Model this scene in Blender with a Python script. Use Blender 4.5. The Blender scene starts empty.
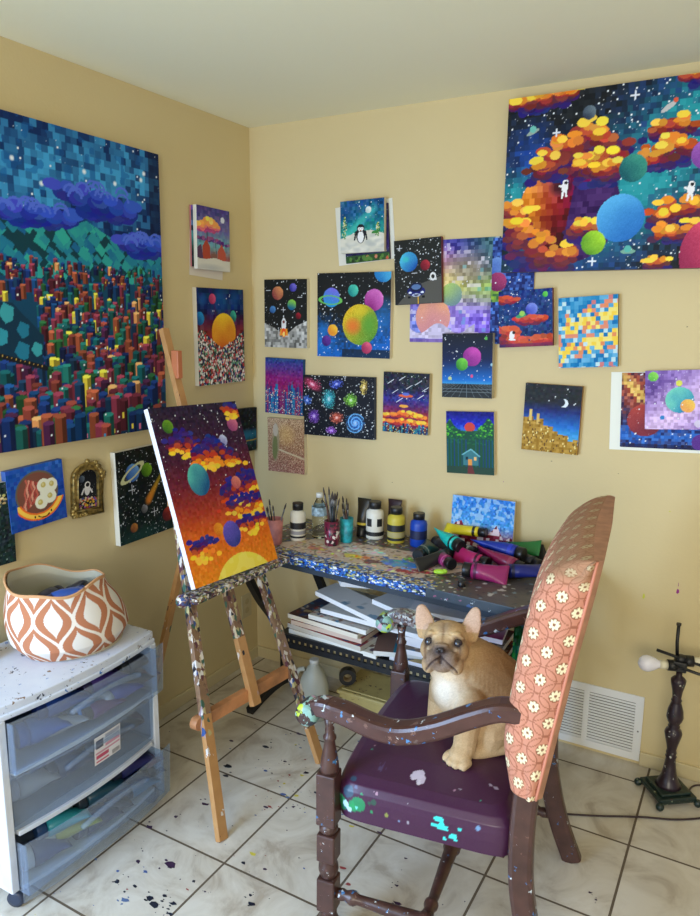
WORLD_S, E_DOOR, E_WIN, E_SIDE, EXPO = 0.30, 130, 68, 8, 0.1
import bpy, bmesh, math, random
import numpy as np
from mathutils import Vector, Matrix, Euler
PI = math.pi
SC = bpy.context.scene
COL = SC.collection
rnd = random.Random(7)

def lin(c):
    return tuple((x/255/12.92 if x/255 <= .04045 else ((x/255+.055)/1.055)**2.4) for x in c)
def lin4(c): return lin(c)+(1,)

# ------------------------------------------------------------------ materials
MATS = {}
def nmat(name):
    m = bpy.data.materials.new(name); m.use_nodes = True
    MATS[name] = m
    return m, m.node_tree.nodes, m.node_tree.links, m.node_tree.nodes['Principled BSDF']
def mat(name, c, rough=.5, metal=0, noise=0, nscale=30, bump=0, spec=.5, trans=0, alpha=1, emis=None, est=0):
    if name in MATS: return MATS[name]
    m, N, L, b = nmat(name)
    b.inputs['Base Color'].default_value = lin4(c)
    b.inputs['Roughness'].default_value = rough
    b.inputs['Metallic'].default_value = metal
    b.inputs['Specular IOR Level'].default_value = spec
    b.inputs['Transmission Weight'].default_value = trans
    b.inputs['Alpha'].default_value = alpha
    if emis:
        b.inputs['Emission Color'].default_value = lin4(emis); b.inputs['Emission Strength'].default_value = est
    if noise or bump:
        tc = N.new('ShaderNodeTexCoord'); n = N.new('ShaderNodeTexNoise')
        n.inputs['Scale'].default_value = nscale; n.inputs['Detail'].default_value = 5
        L.new(tc.outputs['Object'], n.inputs['Vector'])
        if noise:
            mx = N.new('ShaderNodeMix'); mx.data_type = 'RGBA'
            k1 = lin4(tuple(max(0, x*(1-noise)) for x in c)); k2 = lin4(tuple(min(255, x*(1+noise*.6)) for x in c))
            mx.inputs[6].default_value = k1; mx.inputs[7].default_value = k2
            mr = N.new('ShaderNodeMapRange'); mr.inputs[1].default_value = .35; mr.inputs[2].default_value = .65
            L.new(n.outputs[0], mr.inputs[0]); L.new(mr.outputs[0], mx.inputs[0]); L.new(mx.outputs[2], b.inputs['Base Color'])
        if bump:
            bp = N.new('ShaderNodeBump'); bp.inputs['Strength'].default_value = bump; bp.inputs['Distance'].default_value = .003
            L.new(n.outputs[0], bp.inputs['Height']); L.new(bp.outputs[0], b.inputs['Normal'])
    return m
def splatmat(name, base, pal, cover=.5, vscale=130, nscale=14, rough=.45, zstretch=1.0, base2=None):
    """a base finish with dried paint flecks of several colours on it"""
    if name in MATS: return MATS[name]
    m, N, L, b = nmat(name)
    tc = N.new('ShaderNodeTexCoord')
    mp = N.new('ShaderNodeMapping'); mp.inputs['Scale'].default_value = (1, 1, zstretch)
    L.new(tc.outputs['Object'], mp.inputs[0])
    dn = N.new('ShaderNodeTexNoise'); dn.inputs['Scale'].default_value = vscale*.7
    L.new(mp.outputs[0], dn.inputs['Vector'])
    ad = N.new('ShaderNodeVectorMath'); ad.operation = 'MULTIPLY_ADD'
    ad.inputs[1].default_value = (.012, .012, .012)
    L.new(dn.outputs['Color'], ad.inputs[0]); L.new(mp.outputs[0], ad.inputs[2])
    v = N.new('ShaderNodeTexVoronoi'); v.inputs['Scale'].default_value = vscale; L.new(ad.outputs[0], v.inputs['Vector'])
    sx = N.new('ShaderNodeSeparateColor'); L.new(v.outputs['Color'], sx.inputs[0])
    cr = N.new('ShaderNodeValToRGB'); cr.color_ramp.interpolation = 'CONSTANT'
    e = cr.color_ramp.elements
    while len(e) > 1: e.remove(e[-1])
    e[0].position = 0; e[0].color = lin4(pal[0])
    for i, c in enumerate(pal[1:]):
        q = e.new((i+1)/len(pal)); q.color = lin4(c)
    L.new(sx.outputs[0], cr.inputs[0])
    n = N.new('ShaderNodeTexNoise'); n.inputs['Scale'].default_value = nscale; n.inputs['Detail'].default_value = 6; n.inputs['Roughness'].default_value = .75
    L.new(mp.outputs[0], n.inputs['Vector'])
    a2 = N.new('ShaderNodeMath'); a2.operation = 'MULTIPLY_ADD'; a2.inputs[1].default_value = .35
    L.new(sx.outputs[1], a2.inputs[0]); L.new(n.outputs[0], a2.inputs[2])
    th = N.new('ShaderNodeMath'); th.operation = 'GREATER_THAN'; th.inputs[1].default_value = .675+.30*(.5-cover)*2*.75
    L.new(a2.outputs[0], th.inputs[0])
    bm_ = N.new('ShaderNodeMix'); bm_.data_type = 'RGBA'
    b2 = base2 or tuple(x*.8 for x in base)
    bm_.inputs[6].default_value = lin4(base); bm_.inputs[7].default_value = lin4(b2)
    n3 = N.new('ShaderNodeTexNoise'); n3.inputs['Scale'].default_value = 25; L.new(tc.outputs['Object'], n3.inputs['Vector'])
    L.new(n3.outputs[0], bm_.inputs[0])
    mx = N.new('ShaderNodeMix'); mx.data_type = 'RGBA'
    L.new(th.outputs[0], mx.inputs[0]); L.new(bm_.outputs[2], mx.inputs[6]); L.new(cr.outputs[0], mx.inputs[7])
    L.new(mx.outputs[2], b.inputs['Base Color']); b.inputs['Roughness'].default_value = rough
    return m
def attrmat(name, rough=.5, spec=.5, bump=0):
    if name in MATS: return MATS[name]
    m, N, L, b = nmat(name)
    a = N.new('ShaderNodeAttribute'); a.attribute_name = 'pigment'
    L.new(a.outputs['Color'], b.inputs['Base Color'])
    b.inputs['Roughness'].default_value = rough; b.inputs['Specular IOR Level'].default_value = spec
    if bump:
        tc = N.new('ShaderNodeTexCoord'); n = N.new('ShaderNodeTexNoise'); n.inputs['Scale'].default_value = 60; n.inputs['Detail'].default_value = 4
        L.new(tc.outputs['Object'], n.inputs['Vector'])
        bp = N.new('ShaderNodeBump'); bp.inputs['Strength'].default_value = bump; bp.inputs['Distance'].default_value = .003
        L.new(n.outputs[0], bp.inputs['Height']); L.new(bp.outputs[0], b.inputs['Normal'])
    return m

# ------------------------------------------------------------------ objects
def thing(name, label, cat, loc=(0, 0, 0), rot=(0, 0, 0), group=None):
    o = bpy.data.objects.new(name, None); COL.objects.link(o)
    o.empty_display_size = .05
    o.location = loc; o.rotation_euler = rot
    return tag(o, label, cat, group)
def tag(o, label, cat, group=None, kind=None):
    o['label'] = label; o['category'] = cat
    if group: o['group'] = group
    if kind: o['kind'] = kind
    return o
def link_mesh(name, me, mats, parent=None, loc=None, rot=None):
    o = bpy.data.objects.new(name, me); COL.objects.link(o)
    for m in (mats if isinstance(mats, (list, tuple)) else [mats]): me.materials.append(m)
    if parent is not None: o.parent = parent
    if loc is not None: o.location = loc
    if rot is not None: o.rotation_euler = rot
    return o
def struct(o): o['kind'] = 'structure'; return o
def dup(root, loc=None, rot=None, label=None, mats=None):
    r = root.copy(); COL.objects.link(r)
    if loc is not None: r.location = loc
    if rot is not None: r.rotation_euler = rot
    if label: r['label'] = label
    for ch in list(root.children):
        c = ch.copy(); COL.objects.link(c); c.parent = r
        if mats and ch.data and ch.name.split('.')[0] in mats:
            c.data = ch.data.copy(); c.data.materials[0] = mats[ch.name.split('.')[0]]
        for g in list(ch.children):
            d = g.copy(); COL.objects.link(d); d.parent = c
    return r

class MB:
    def __init__(s): s.v = []; s.f = []; s.m = []; s.sm = []
    def add(s, vs, fs, M=None, mi=0, smooth=False):
        o = len(s.v)
        for p in vs:
            p = Vector(p); s.v.append(tuple(M @ p) if M is not None else tuple(p))
        for f in fs: s.f.append(tuple(o+i for i in f)); s.m.append(mi); s.sm.append(smooth)
    def box(s, x0, x1, y0, y1, z0, z1, bev=0, M=None, mi=0):
        if bev <= 0:
            vs = [(x, y, z) for x in (x0, x1) for y in (y0, y1) for z in (z0, z1)]
            s.add(vs, [(0, 1, 3, 2), (4, 6, 7, 5), (0, 4, 5, 1), (2, 3, 7, 6), (0, 2, 6, 4), (1, 5, 7, 3)], M, mi); return
        bm = bmesh.new(); bmesh.ops.create_cube(bm, size=1)
        for v in bm.verts: v.co = Vector(((x0+x1)/2+v.co.x*(x1-x0), (y0+y1)/2+v.co.y*(y1-y0), (z0+z1)/2+v.co.z*(z1-z0)))
        bmesh.ops.bevel(bm, geom=bm.edges[:], offset=bev, segments=2, affect='EDGES', profile=.5)
        bm.verts.index_update()
        s.add([v.co[:] for v in bm.verts], [[v.index for v in f.verts] for f in bm.faces], M, mi, False); bm.free()
    def lathe(s, prof, M=None, n=24, mi=0, cap=True, sx=1, sy=1, smooth=True):
        vs = []; fs = []
        for r, z in prof:
            for k in range(n):
                a = 2*PI*k/n; vs.append((r*math.cos(a)*sx, r*math.sin(a)*sy, z))
        for i in range(len(prof)-1):
            for k in range(n):
                k2 = (k+1) % n; fs.append((i*n+k, i*n+k2, (i+1)*n+k2, (i+1)*n+k))
        s.add(vs, fs, M, mi, smooth)
        if cap:
            o = len(s.v)-len(vs)
            s.f.append(tuple(o+k for k in range(n))[::-1]); s.m.append(mi); s.sm.append(False)
            s.f.append(tuple(o+(len(prof)-1)*n+k for k in range(n))); s.m.append(mi); s.sm.append(False)
    def tube(s, pts, r, n=8, mi=0, smooth=True, sec=None, up=(0, 0, 1)):
        """sweep a round (or given 2D) section along a path"""
        P_ = [Vector(p) for p in pts]; m = len(P_)
        rs = r if isinstance(r, (list, tuple)) else [r]*m
        sec0 = sec or [(math.cos(2*PI*k/n), math.sin(2*PI*k/n)) for k in range(n)]
        n = len(sec0); vs = []; fs = []
        for i in range(m):
            t = (P_[min(i+1, m-1)]-P_[max(i-1, 0)]).normalized()
            u = Vector(up)
            if abs(t.dot(u)) > .97: u = Vector((1, 0, 0)) if abs(t.x) < .9 else Vector((0, 1, 0))
            a = t.cross(u).normalized(); b_ = a.cross(t).normalized()
            ri = rs[i] if isinstance(rs[i], (tuple, list)) else (rs[i], rs[i])
            for x, y in sec0: vs.append(tuple(P_[i]+a*x*ri[0]+b_*y*ri[1]))
        for i in range(m-1):
            for k in range(n):
                k2 = (k+1) % n; fs.append((i*n+k, (i+1)*n+k, (i+1)*n+k2, i*n+k2))
        fs.append(tuple(range(n))); fs.append(tuple((m-1)*n+k for k in range(n))[::-1])
        s.add(vs, fs, None, mi, smooth)
    def ball(s, c, r, n=16, mi=0, M=None):
        rr = r if isinstance(r, (tuple, list)) else (r, r, r)
        vs = []; fs = []; h = n//2
        for i in range(1, h):
            for k in range(n):
                t = PI*i/h; a = 2*PI*k/n
                vs.append((c[0]+rr[0]*math.sin(t)*math.cos(a), c[1]+rr[1]*math.sin(t)*math.sin(a), c[2]+rr[2]*math.cos(t)))
        vs.append((c[0], c[1], c[2]+rr[2])); vs.append((c[0], c[1], c[2]-rr[2]))
        T = len(vs)-2
        for i in range(h-2):
            for k in range(n):
                k2 = (k+1) % n; fs.append((i*n+k, (i+1)*n+k, (i+1)*n+k2, i*n+k2))
        for k in range(n):
            fs.append((T, k, (k+1) % n)); fs.append((T+1, (h-2)*n+(k+1) % n, (h-2)*n+k))
        s.add(vs, fs, M, mi, True)
    def prism(s, poly, z0, z1, M=None, mi=0, smooth=False):
        n = len(poly)
        vs = [(x, y, z0) for x, y in poly]+[(x, y, z1) for x, y in poly]
        fs = [tuple(range(n))[::-1], tuple(n+k for k in range(n))]+[(k, (k+1) % n, n+(k+1) % n, n+k) for k in range(n)]
        s.add(vs, fs, M, mi, smooth)
    def mesh(s, name):
        me = bpy.data.meshes.new(name); me.from_pydata(s.v, [], s.f); me.update()
        me.polygons.foreach_set('material_index', s.m); me.polygons.foreach_set('use_smooth', s.sm)
        bm = bmesh.new(); bm.from_mesh(me); bmesh.ops.recalc_face_normals(bm, faces=bm.faces[:]); bm.to_mesh(me); bm.free()
        return me
    def build(s, name, mats, parent=None, loc=None, rot=None, bevel=0):
        o = link_mesh(name, s.mesh(name), mats, parent, loc, rot)
        if bevel:
            b = o.modifiers.new('bevel', 'BEVEL'); b.width = bevel; b.segments = 2; b.limit_method = 'ANGLE'
        return o
def T(x, y, z, rz=0, rx=0, ry=0): return Matrix.Translation((x, y, z)) @ Euler((rx, ry, rz)).to_matrix().to_4x4()
RSEC = [(-1, -.6), (-.85, -.9), (-.5, -1), (.5, -1), (.85, -.9), (1, -.6), (1, .6), (.85, .9), (.5, 1), (-.5, 1), (-.85, .9), (-1, .6)]

def set_pigment(me, rgb):       # rgb: (nverts,3) in display values 0..255
    a = me.color_attributes.new('pigment', 'FLOAT_COLOR', 'POINT')
    c = np.clip(np.asarray(rgb, float)/255, 0, 1)
    l = np.where(c <= .04045, c/12.92, ((c+.055)/1.055)**2.4)
    full = np.ones((len(l), 4), np.float32); full[:, :3] = l
    a.data.foreach_set('color', full.ravel())
def gridmesh(name, P3, rgb, smooth=False, closed_u=False, extra=None):
    """P3: (h,w,3) positions, rgb: (h,w,3) pigment; extra: list of (verts, faces, rgb) loose pieces"""
    h, w = P3.shape[:2]
    idx = np.arange(h*w).reshape(h, w)
    if closed_u: nx = np.roll(idx, -1, axis=1)
    else: nx = idx[:, 1:]; 
    A = (idx if closed_u else idx[:, :-1])
    f = np.stack([A[:-1], nx[:-1], nx[1:], A[1:]], -1).reshape(-1, 4)
    vs = P3.reshape(-1, 3); cs = rgb.reshape(-1, 3)
    faces = f
    if extra:
        for ev, ef, ec in extra:
            o = len(vs); vs = np.concatenate([vs, np.array(ev, float)]); cs = np.concatenate([cs, np.tile(np.array(ec, float), (len(ev), 1))])
            faces = np.concatenate([faces, np.array(ef)+o])
    me = bpy.data.meshes.new(name)
    me.vertices.add(len(vs)); me.vertices.foreach_set('co', vs.astype(np.float32).ravel())
    nf = len(faces); me.loops.add(nf*4); me.loops.foreach_set('vertex_index', faces.astype(np.int32).ravel())
    me.polygons.add(nf); me.polygons.foreach_set('loop_start', np.arange(nf, dtype=np.int32)*4)
    me.polygons.foreach_set('use_smooth', [smooth]*nf)
    me.update(); me.validate()
    set_pigment(me, cs)
    return me

# ------------------------------------------------------------------ painting by hand: a small raster of pigments
class Pic:
    def __init__(s, w, h, stops, ppm=430, seed=1):
        s.W = max(8, int(w*ppm)); s.H = max(8, int(h*ppm)); s.asp = h/w
        s.R = np.random.RandomState(seed)
        s.y, s.x = np.meshgrid(np.linspace(0, 1, s.H), np.linspace(0, 1, s.W), indexing='ij')
        s.Y = s.y*s.asp                       # y in units of width
        s.a = s.ramp(s.y, stops)
    def ramp(s, t, stops):
        ps = [p for p, c in stops]; cs = np.array([c for p, c in stops], float)
        return np.stack([np.interp(t, ps, cs[:, k]) for k in range(3)], -1)
    def put(s, m, c, k=1.0):
        c = np.asarray(c, float)
        s.a = np.where(m[..., None], s.a*(1-k)+c*k, s.a); return s
    def cells(s, n, amt=30, hue=12, mask=None):
        """square brush dabs: each dab a little lighter/darker; n dabs across"""
        s_ = 1/n
        off = s.R.rand(400)*.6
        row = np.floor(s.Y/s_).astype(int)
        colx = np.floor(s.x/s_+off[row % 400]).astype(int)
        tb = s.R.randn(257, 263); th = s.R.randn(257, 263, 3)
        d = tb[row % 257, colx % 263][..., None]*amt+th[row % 257, colx % 263]*hue
        if mask is not None: d = d*mask[..., None]
        s.a = np.clip(s.a+d, 0, 255); return s
    def mosaic(s, n, fn, mask=None, jit=.5):
        s_ = 1/n
        off = s.R.rand(400)*jit
        row = np.floor(s.Y/s_).astype(int); q = s.x/s_+off[row % 400]; colx = np.floor(q).astype(int)
        r1 = s.R.rand(257, 263)[row % 257, colx % 263]; r2 = s.R.rand(257, 263)[row % 257, colx % 263]
        cx = (colx+.5-off[row % 400])*s_; cy = (row+.5)*s_/s.asp
        c = fn(np.clip(cx, 0, 1), np.clip(cy, 0, 1), r1, r2)
        m = np.ones_like(s.x, bool) if mask is None else mask
        return s.put(m, c)
    def smooth(s, sc=8):
        """smooth value noise 0..1, about sc bumps across"""
        g = s.R.rand(int(sc*s.asp)+4, int(sc)+4)
        u = s.x*sc; v = s.Y*sc; i = u.astype(int); j = v.astype(int); fu = u-i; fv = v-j
        fu = fu*fu*(3-2*fu); fv = fv*fv*(3-2*fv)
        i1 = np.minimum(i+1, g.shape[1]-1); j1 = np.minimum(j+1, g.shape[0]-1); i = np.minimum(i, g.shape[1]-1); j = np.minimum(j, g.shape[0]-1)
        return (g[j, i]*(1-fu)+g[j, i1]*fu)*(1-fv)+(g[j1, i]*(1-fu)+g[j1, i1]*fu)*fv
    def emask(s, x, y, rx, ry=None, ang=0):
        ry = rx if ry is None else ry
        dx = s.x-x; dy = s.Y-y*s.asp; c, n = math.cos(ang), math.sin(ang)
        u = (dx*c+dy*n)/rx; v = (-dx*n+dy*c)/ry
        return u*u+v*v
    def ball(s, x, y, r, c1, c2=None, ang=-.8, dab=10, ry=None):
        """planet: c1 on the lit limb to c2, in dabs"""
        e = s.emask(x, y, r, ry); m = e < 1
        c2 = c1 if c2 is None else c2
        t = ((s.x-x)*math.cos(ang)+(s.Y-y*s.asp)*math.sin(ang))/r*.5+.5
        t = np.clip(t+(s.smooth(3/max(r, .02)*.5)-.5)*.35, 0, 1)
        col = np.array(c2, float)*(1-t[..., None])+np.array(c1, float)*t[..., None]
        col = col+s.R.randn(*s.x.shape)[..., None]*dab*.5
        return s.put(m, np.clip(col, 0, 255))
    def ell(s, x, y, rx, ry, c, ang=0, k=1.0): return s.put(s.emask(x, y, rx, ry, ang) < 1, c, k)
    def glow(s, x, y, rx, ry, c, ang=0, k=1.0, p=1.0):
        e = np.clip(1-s.emask(x, y, rx, ry, ang), 0, 1)**p*k
        s.a = s.a*(1-e[..., None])+np.array(c, float)*e[..., None]; return s
    def ring(s, x, y, rx, ry, th, c, ang=0):
        e = np.sqrt(s.emask(x, y, rx, ry, ang)); return s.put(abs(e-1) < th, c)
    def rect(s, x0, y0, x1, y1, c, k=1.0): return s.put((s.x >= x0) & (s.x < x1) & (s.y >= y0) & (s.y < y1), c, k)
    def poly(s, pts, c, k=1.0):
        m = np.zeros_like(s.x, bool); n = len(pts)
        for i in range(n):
            x1, y1 = pts[i]; x2, y2 = pts[(i+1) % n]
            if y1 == y2: continue
            cond = ((s.y >= min(y1, y2)) & (s.y < max(y1, y2)))
            xi = x1+(s.y-y1)*(x2-x1)/(y2-y1)
            m ^= cond & (s.x < xi)
        return s.put(m, c, k)
    def line(s, x0, y0, x1, y1, w, c, k=1.0):
        X0, Y0, X1, Y1 = x0, y0*s.asp, x1, y1*s.asp
        dx, dy = X1-X0, Y1-Y0; l2 = dx*dx+dy*dy+1e-9
        t = np.clip(((s.x-X0)*dx+(s.Y-Y0)*dy)/l2, 0, 1)
        d = np.hypot(s.x-X0-t*dx, s.Y-Y0-t*dy); return s.put(d < w/2, c, k)
    def stars(s, n, mask=None, big=.1, c=(235, 240, 245)):
        for _ in range(n):
            i, j = s.R.randint(0, s.H), s.R.randint(0, s.W)
            if mask is not None and not mask[i, j]: continue
            k = .35+.65*s.R.rand()
            s.a[i, j] = s.a[i, j]*(1-k)+np.array(c)*k
            if s.R.rand() < big:
                s.a[i:i+2, j:j+2] = c
        return s
    def sparkle(s, x, y, r, c=(225, 230, 240)):
        s.line(x-r, y, x+r, y, .006, c); s.line(x, y-r/s.asp, x, y+r/s.asp, .006, c); return s
    def cloud(s, pts, w, h, pal, n=60, dab=None, seed=3, topy=None, rev=True, bias=.75):
        """a heap of round dabs along a polyline; pal from the crest down to the underside"""
        R = np.random.RandomState(seed); out = []
        for _ in range(n):
            t = R.rand()*(len(pts)-1); i = min(int(t), len(pts)-2); f = t-i
            x = pts[i][0]*(1-f)+pts[i+1][0]*f; y = pts[i][1]*(1-f)+pts[i+1][1]*f
            v = R.rand()**bias; env = math.sin(PI*min(1, max(0, t/(len(pts)-1))))**.5
            out.append((v, x+R.randn()*w*.25, y+(v-.35)*h*max(.45, env)))
        out.sort(reverse=rev)
        d = dab or w*.3
        for v, x, y in out:
            k = min(len(pal)-1, int(v*len(pal)+R.rand()*.7-.2)); k = max(0, k)
            c = np.array(pal[k], float)+R.randn(3)*9
            s.ell(x, y, d*(.8+.5*R.rand()), d*(.5+.3*R.rand()), np.clip(c, 0, 255))
        return s

ART = attrmat('painted_canvas', .5, .15)
def canvas(name, pic, w, h, th, label, cat, side=(215, 205, 185), loc=(0, 0, 0), rot=(0, 0, 0), group=None, wrap=False, parent=None):
    """stretched canvas: local x across, z up, painted front faces local -y; back at y=0, front at y=-th"""
    H, W = pic.a.shape[:2]
    xs = (np.linspace(0, 1, W)-.5)*w; zs = (.5-np.linspace(0, 1, H))*h
    P3 = np.zeros((H, W, 3)); P3[..., 0] = xs[None, :]; P3[..., 2] = zs[:, None]; P3[..., 1] = -th
    P3 = P3[::-1]; a = pic.a[::-1]
    x, z = w/2, h/2
    ex = []
    for q in ([(-x, -th, -z), (x, -th, -z), (x, 0, -z), (-x, 0, -z)], [(-x, -th, z), (-x, 0, z), (x, 0, z), (x, -th, z)],
              [(-x, -th, -z), (-x, 0, -z), (-x, 0, z), (-x, -th, z)], [(x, -th, -z), (x, -th, z), (x, 0, z), (x, 0, -z)]):
        ex.append((q, [(0, 3, 2, 1)], side))
    ex.append(([(-x, 0, -z), (x, 0, -z), (x, 0, z), (-x, 0, z)], [(0, 3, 2, 1)], (200, 190, 165)))
    me = gridmesh(name, P3, a, False, extra=ex)
    o = link_mesh(name, me, ART, parent, loc, rot)
    if label: tag(o, label, cat, group)
    return o
def on_back(c, roll, off=0): return dict(loc=(c[0], -off-.001, c[1]), rot=(0, -math.radians(roll), 0))
def on_left(c, roll, off=0):
    M = Matrix.Rotation(PI/2, 4, 'Z') @ Matrix.Rotation(-math.radians(roll), 4, 'Y')
    return dict(loc=(off+.001, c[0], c[1]), rot=M.to_euler())
# ------------------------------------------------------------------ camera
F, YAW, PIT, ROL = 730.3845, -0.514971, 0.189640, 0.0087045
CX, CY, CZ = 2.043914, -2.70349, 1.639851
fw = Vector((math.sin(YAW)*math.cos(PIT), math.cos(YAW)*math.cos(PIT), -math.sin(PIT)))
r0 = Vector((math.cos(YAW), -math.sin(YAW), 0)); u0 = r0.cross(fw)
r1 = math.cos(ROL)*r0+math.sin(ROL)*u0; u1 = -math.sin(ROL)*r0+math.cos(ROL)*u0
cam = bpy.data.objects.new('camera', bpy.data.cameras.new('camera')); COL.objects.link(cam)
R3 = Matrix((r1, u1, -fw)).transposed()
cam.matrix_world = Matrix.Translation((CX, CY, CZ)) @ R3.to_4x4()
cam.data.sensor_fit = 'HORIZONTAL'; cam.data.sensor_width = 36; cam.data.lens = F/700*36
cam.data.clip_start = .05
SC.camera = cam
SC.view_settings.view_transform = 'Standard'; SC.view_settings.look = 'None'
SC.view_settings.gamma = 1; SC.view_settings.exposure = 0

# ------------------------------------------------------------------ room
RX, RY, H = 4.3, -5.2, 2.44
wallm, N, L, b = nmat('tan_wall_paint')
tc = N.new('ShaderNodeTexCoord'); n = N.new('ShaderNodeTexNoise'); n.inputs['Scale'].default_value = 1.6; n.inputs['Detail'].default_value = 3
L.new(tc.outputs['Object'], n.inputs['Vector'])
mx = N.new('ShaderNodeMix'); mx.data_type = 'RGBA'; mx.inputs[6].default_value = lin4((206, 186, 138)); mx.inputs[7].default_value = lin4((212, 195, 150))
L.new(n.outputs[0], mx.inputs[0]); L.new(mx.outputs[2], b.inputs['Base Color']); b.inputs['Roughness'].default_value = .6; b.inputs['Specular IOR Level'].default_value = .3
n2 = N.new('ShaderNodeTexNoise'); n2.inputs['Scale'].default_value = 90; L.new(tc.outputs['Object'], n2.inputs['Vector'])
bp = N.new('ShaderNodeBump'); bp.inputs['Strength'].default_value = .12; bp.inputs['Distance'].default_value = .004
L.new(n2.outputs[0], bp.inputs['Height']); L.new(bp.outputs[0], b.inputs['Normal'])
ceilm = mat('ceiling_paint', (238, 234, 204), .8, bump=.15, nscale=60)

# floor: glazed ceramic tiles with brown grout
TS, OX, OY = .353415, .047985, .123239
fm, N, L, b = nmat('ceramic_tiles')
def mth(op, a, b2=None, c=None):
    nd = N.new('ShaderNodeMath'); nd.operation = op
    for i, q in enumerate((a, b2, c)):
        if q is None: continue
        if isinstance(q, (int, float)): nd.inputs[i].default_value = q
        else: L.new(q, nd.inputs[i])
    return nd.outputs[0]
tc = N.new('ShaderNodeTexCoord'); sp = N.new('ShaderNodeSeparateXYZ'); L.new(tc.outputs['Object'], sp.inputs[0])
fx = mth('DIVIDE', mth('SUBTRACT', sp.outputs[0], OX), TS); fy = mth('DIVIDE', mth('ADD', sp.outputs[1], OY), TS)
dx = mth('ABSOLUTE', mth('SUBTRACT', mth('FRACT', fx), .5)); dy = mth('ABSOLUTE', mth('SUBTRACT', mth('FRACT', fy), .5))
dd = mth('MAXIMUM', dx, dy)
gr = mth('GREATER_THAN', dd, .5-.0105)
cmb = N.new('ShaderNodeCombineXYZ'); L.new(mth('FLOOR', fx), cmb.inputs[0]); L.new(mth('FLOOR', fy), cmb.inputs[1])
wn = N.new('ShaderNodeTexWhiteNoise'); L.new(cmb.outputs[0], wn.inputs['Vector'])
va = N.new('ShaderNodeVectorMath'); va.operation = 'MULTIPLY_ADD'; va.inputs[1].default_value = (7, 7, 7)
L.new(wn.outputs['Color'], va.inputs[0]); L.new(tc.outputs['Object'], va.inputs[2])
nz = N.new('ShaderNodeTexNoise'); nz.inputs['Scale'].default_value = 5; nz.inputs['Detail'].default_value = 7; nz.inputs['Distortion'].default_value = 1.6; nz.inputs['Roughness'].default_value = .6
L.new(va.outputs[0], nz.inputs['Vector'])
cr = N.new('ShaderNodeValToRGB'); e = cr.color_ramp.elements
e[0].position = .34; e[0].color = lin4((176, 164, 148)); e[1].position = .62; e[1].color = lin4((212, 205, 192))
q = e.new(.46); q.color = lin4((200, 191, 176))
L.new(nz.outputs[0], cr.inputs[0])
# fine paint specks
vo = N.new('ShaderNodeTexVoronoi'); vo.inputs['Scale'].default_value = 38; L.new(tc.outputs['Object'], vo.inputs['Vector'])
sc = N.new('ShaderNodeSeparateColor'); L.new(vo.outputs['Color'], sc.inputs[0])
spk = mth('MULTIPLY', mth('LESS_THAN', vo.outputs['Distance'], .09), mth('GREATER_THAN', sc.outputs[0], .9))
near = mth('LESS_THAN', sp.outputs[0], 1.5)
spk = mth('MULTIPLY', spk, near)
m1 = N.new('ShaderNodeMix'); m1.data_type = 'RGBA'; m1.inputs[7].default_value = lin4((70, 62, 80))
L.new(spk, m1.inputs[0]); L.new(cr.outputs[0], m1.inputs[6])
m2 = N.new('ShaderNodeMix'); m2.data_type = 'RGBA'; m2.inputs[7].default_value = lin4((98, 84, 68))
L.new(gr, m2.inputs[0]); L.new(m1.outputs[2], m2.inputs[6]); L.new(m2.outputs[2], b.inputs['Base Color'])
rr = mth('MULTIPLY_ADD', gr, .5, .28); L.new(rr, b.inputs['Roughness'])
bp = N.new('ShaderNodeBump'); bp.inputs['Strength'].default_value = .5; bp.inputs['Distance'].default_value = .002
L.new(mth('SUBTRACT', 1, gr), bp.inputs['Height']); L.new(bp.outputs[0], b.inputs['Normal'])

mb = MB(); mb.box(-.1, RX, RY, .1, -.1, 0)
fk = random.Random(11)
def flake(mb, x, y, z, r, mi, k=8, rag=.5):
    a0 = fk.random()*6; pts = []
    for i in range(k):
        a = a0+2*PI*i/k; q = r*(1-rag+2*rag*fk.random()*.8); pts.append((x+q*math.cos(a)*1.3, y+q*math.sin(a)*.8, z))
    mb.add(pts, [tuple(range(k))], None, mi)
spots = [(.62, -1.27, .016, 1), (.57, -1.33, .006, 3), (.60, -1.44, .011, 4), (.53, -1.40, .008, 2), (.52, -1.31, .007, 1), (.66, -1.40, .010, 2), (.69, -1.41, .013, 2), (.73, -1.38, .010, 2),
         (.69, -1.37, .006, 2), (.75, -1.41, .006, 2), (.92, -1.27, .010, 2), (.9, -1.245, .005, 2), (.78, -1.30, .004, 1), (.45, -.79, .013, 2), (.50, -.62, .010, 2), (.84, -.70, .009, 2), (.93, -.83, .009, 2), (.955, -.81, .005, 4),
         (.52, -1.0, .010, 1), (.60, -1.02, .008, 1), (.72, -.9, .006, 5), (.79, -.86, .006, 1), (.68, -.72, .005, 5), (.44, -1.18, .01, 1), (.48, -1.10, .007, 1), (.62, -.66, .006, 1), (.56, -.48, .011, 1),
         (1.31, -1.12, .018, 2), (1.35, -1.10, .012, 2), (1.33, -1.15, .012, 2), (1.28, -1.06, .010, 1), (1.25, -1.0, .006, 1), (1.52, -1.15, .008, 1), (1.54, -1.11, .007, 1), (1.75, -.74, .005, 1), (1.77, -.76, .005, 1), (1.82, -.9, .005, 2), (1.6, -.93, .006, 1)]
for x, y, r, c in spots:
    flake(mb, x, y, .0006, r, c)
    for _ in range(3): flake(mb, x+fk.gauss(0, r*1.6), y+fk.gauss(0, r*1.6), .0006, r*.35, c, 6)
for _ in range(190):
    x, y = .35+fk.random()*1.0, -1.75+fk.random()*1.5
    if fk.random() < .35: x, y = .75+fk.gauss(0, .12), -.78+fk.gauss(0, .14)
    flake(mb, x, y, .0005, .0015+fk.random()**3*.008, fk.choice([1, 1, 2, 2, 2, 3, 4, 5, 6]), 6)
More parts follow.
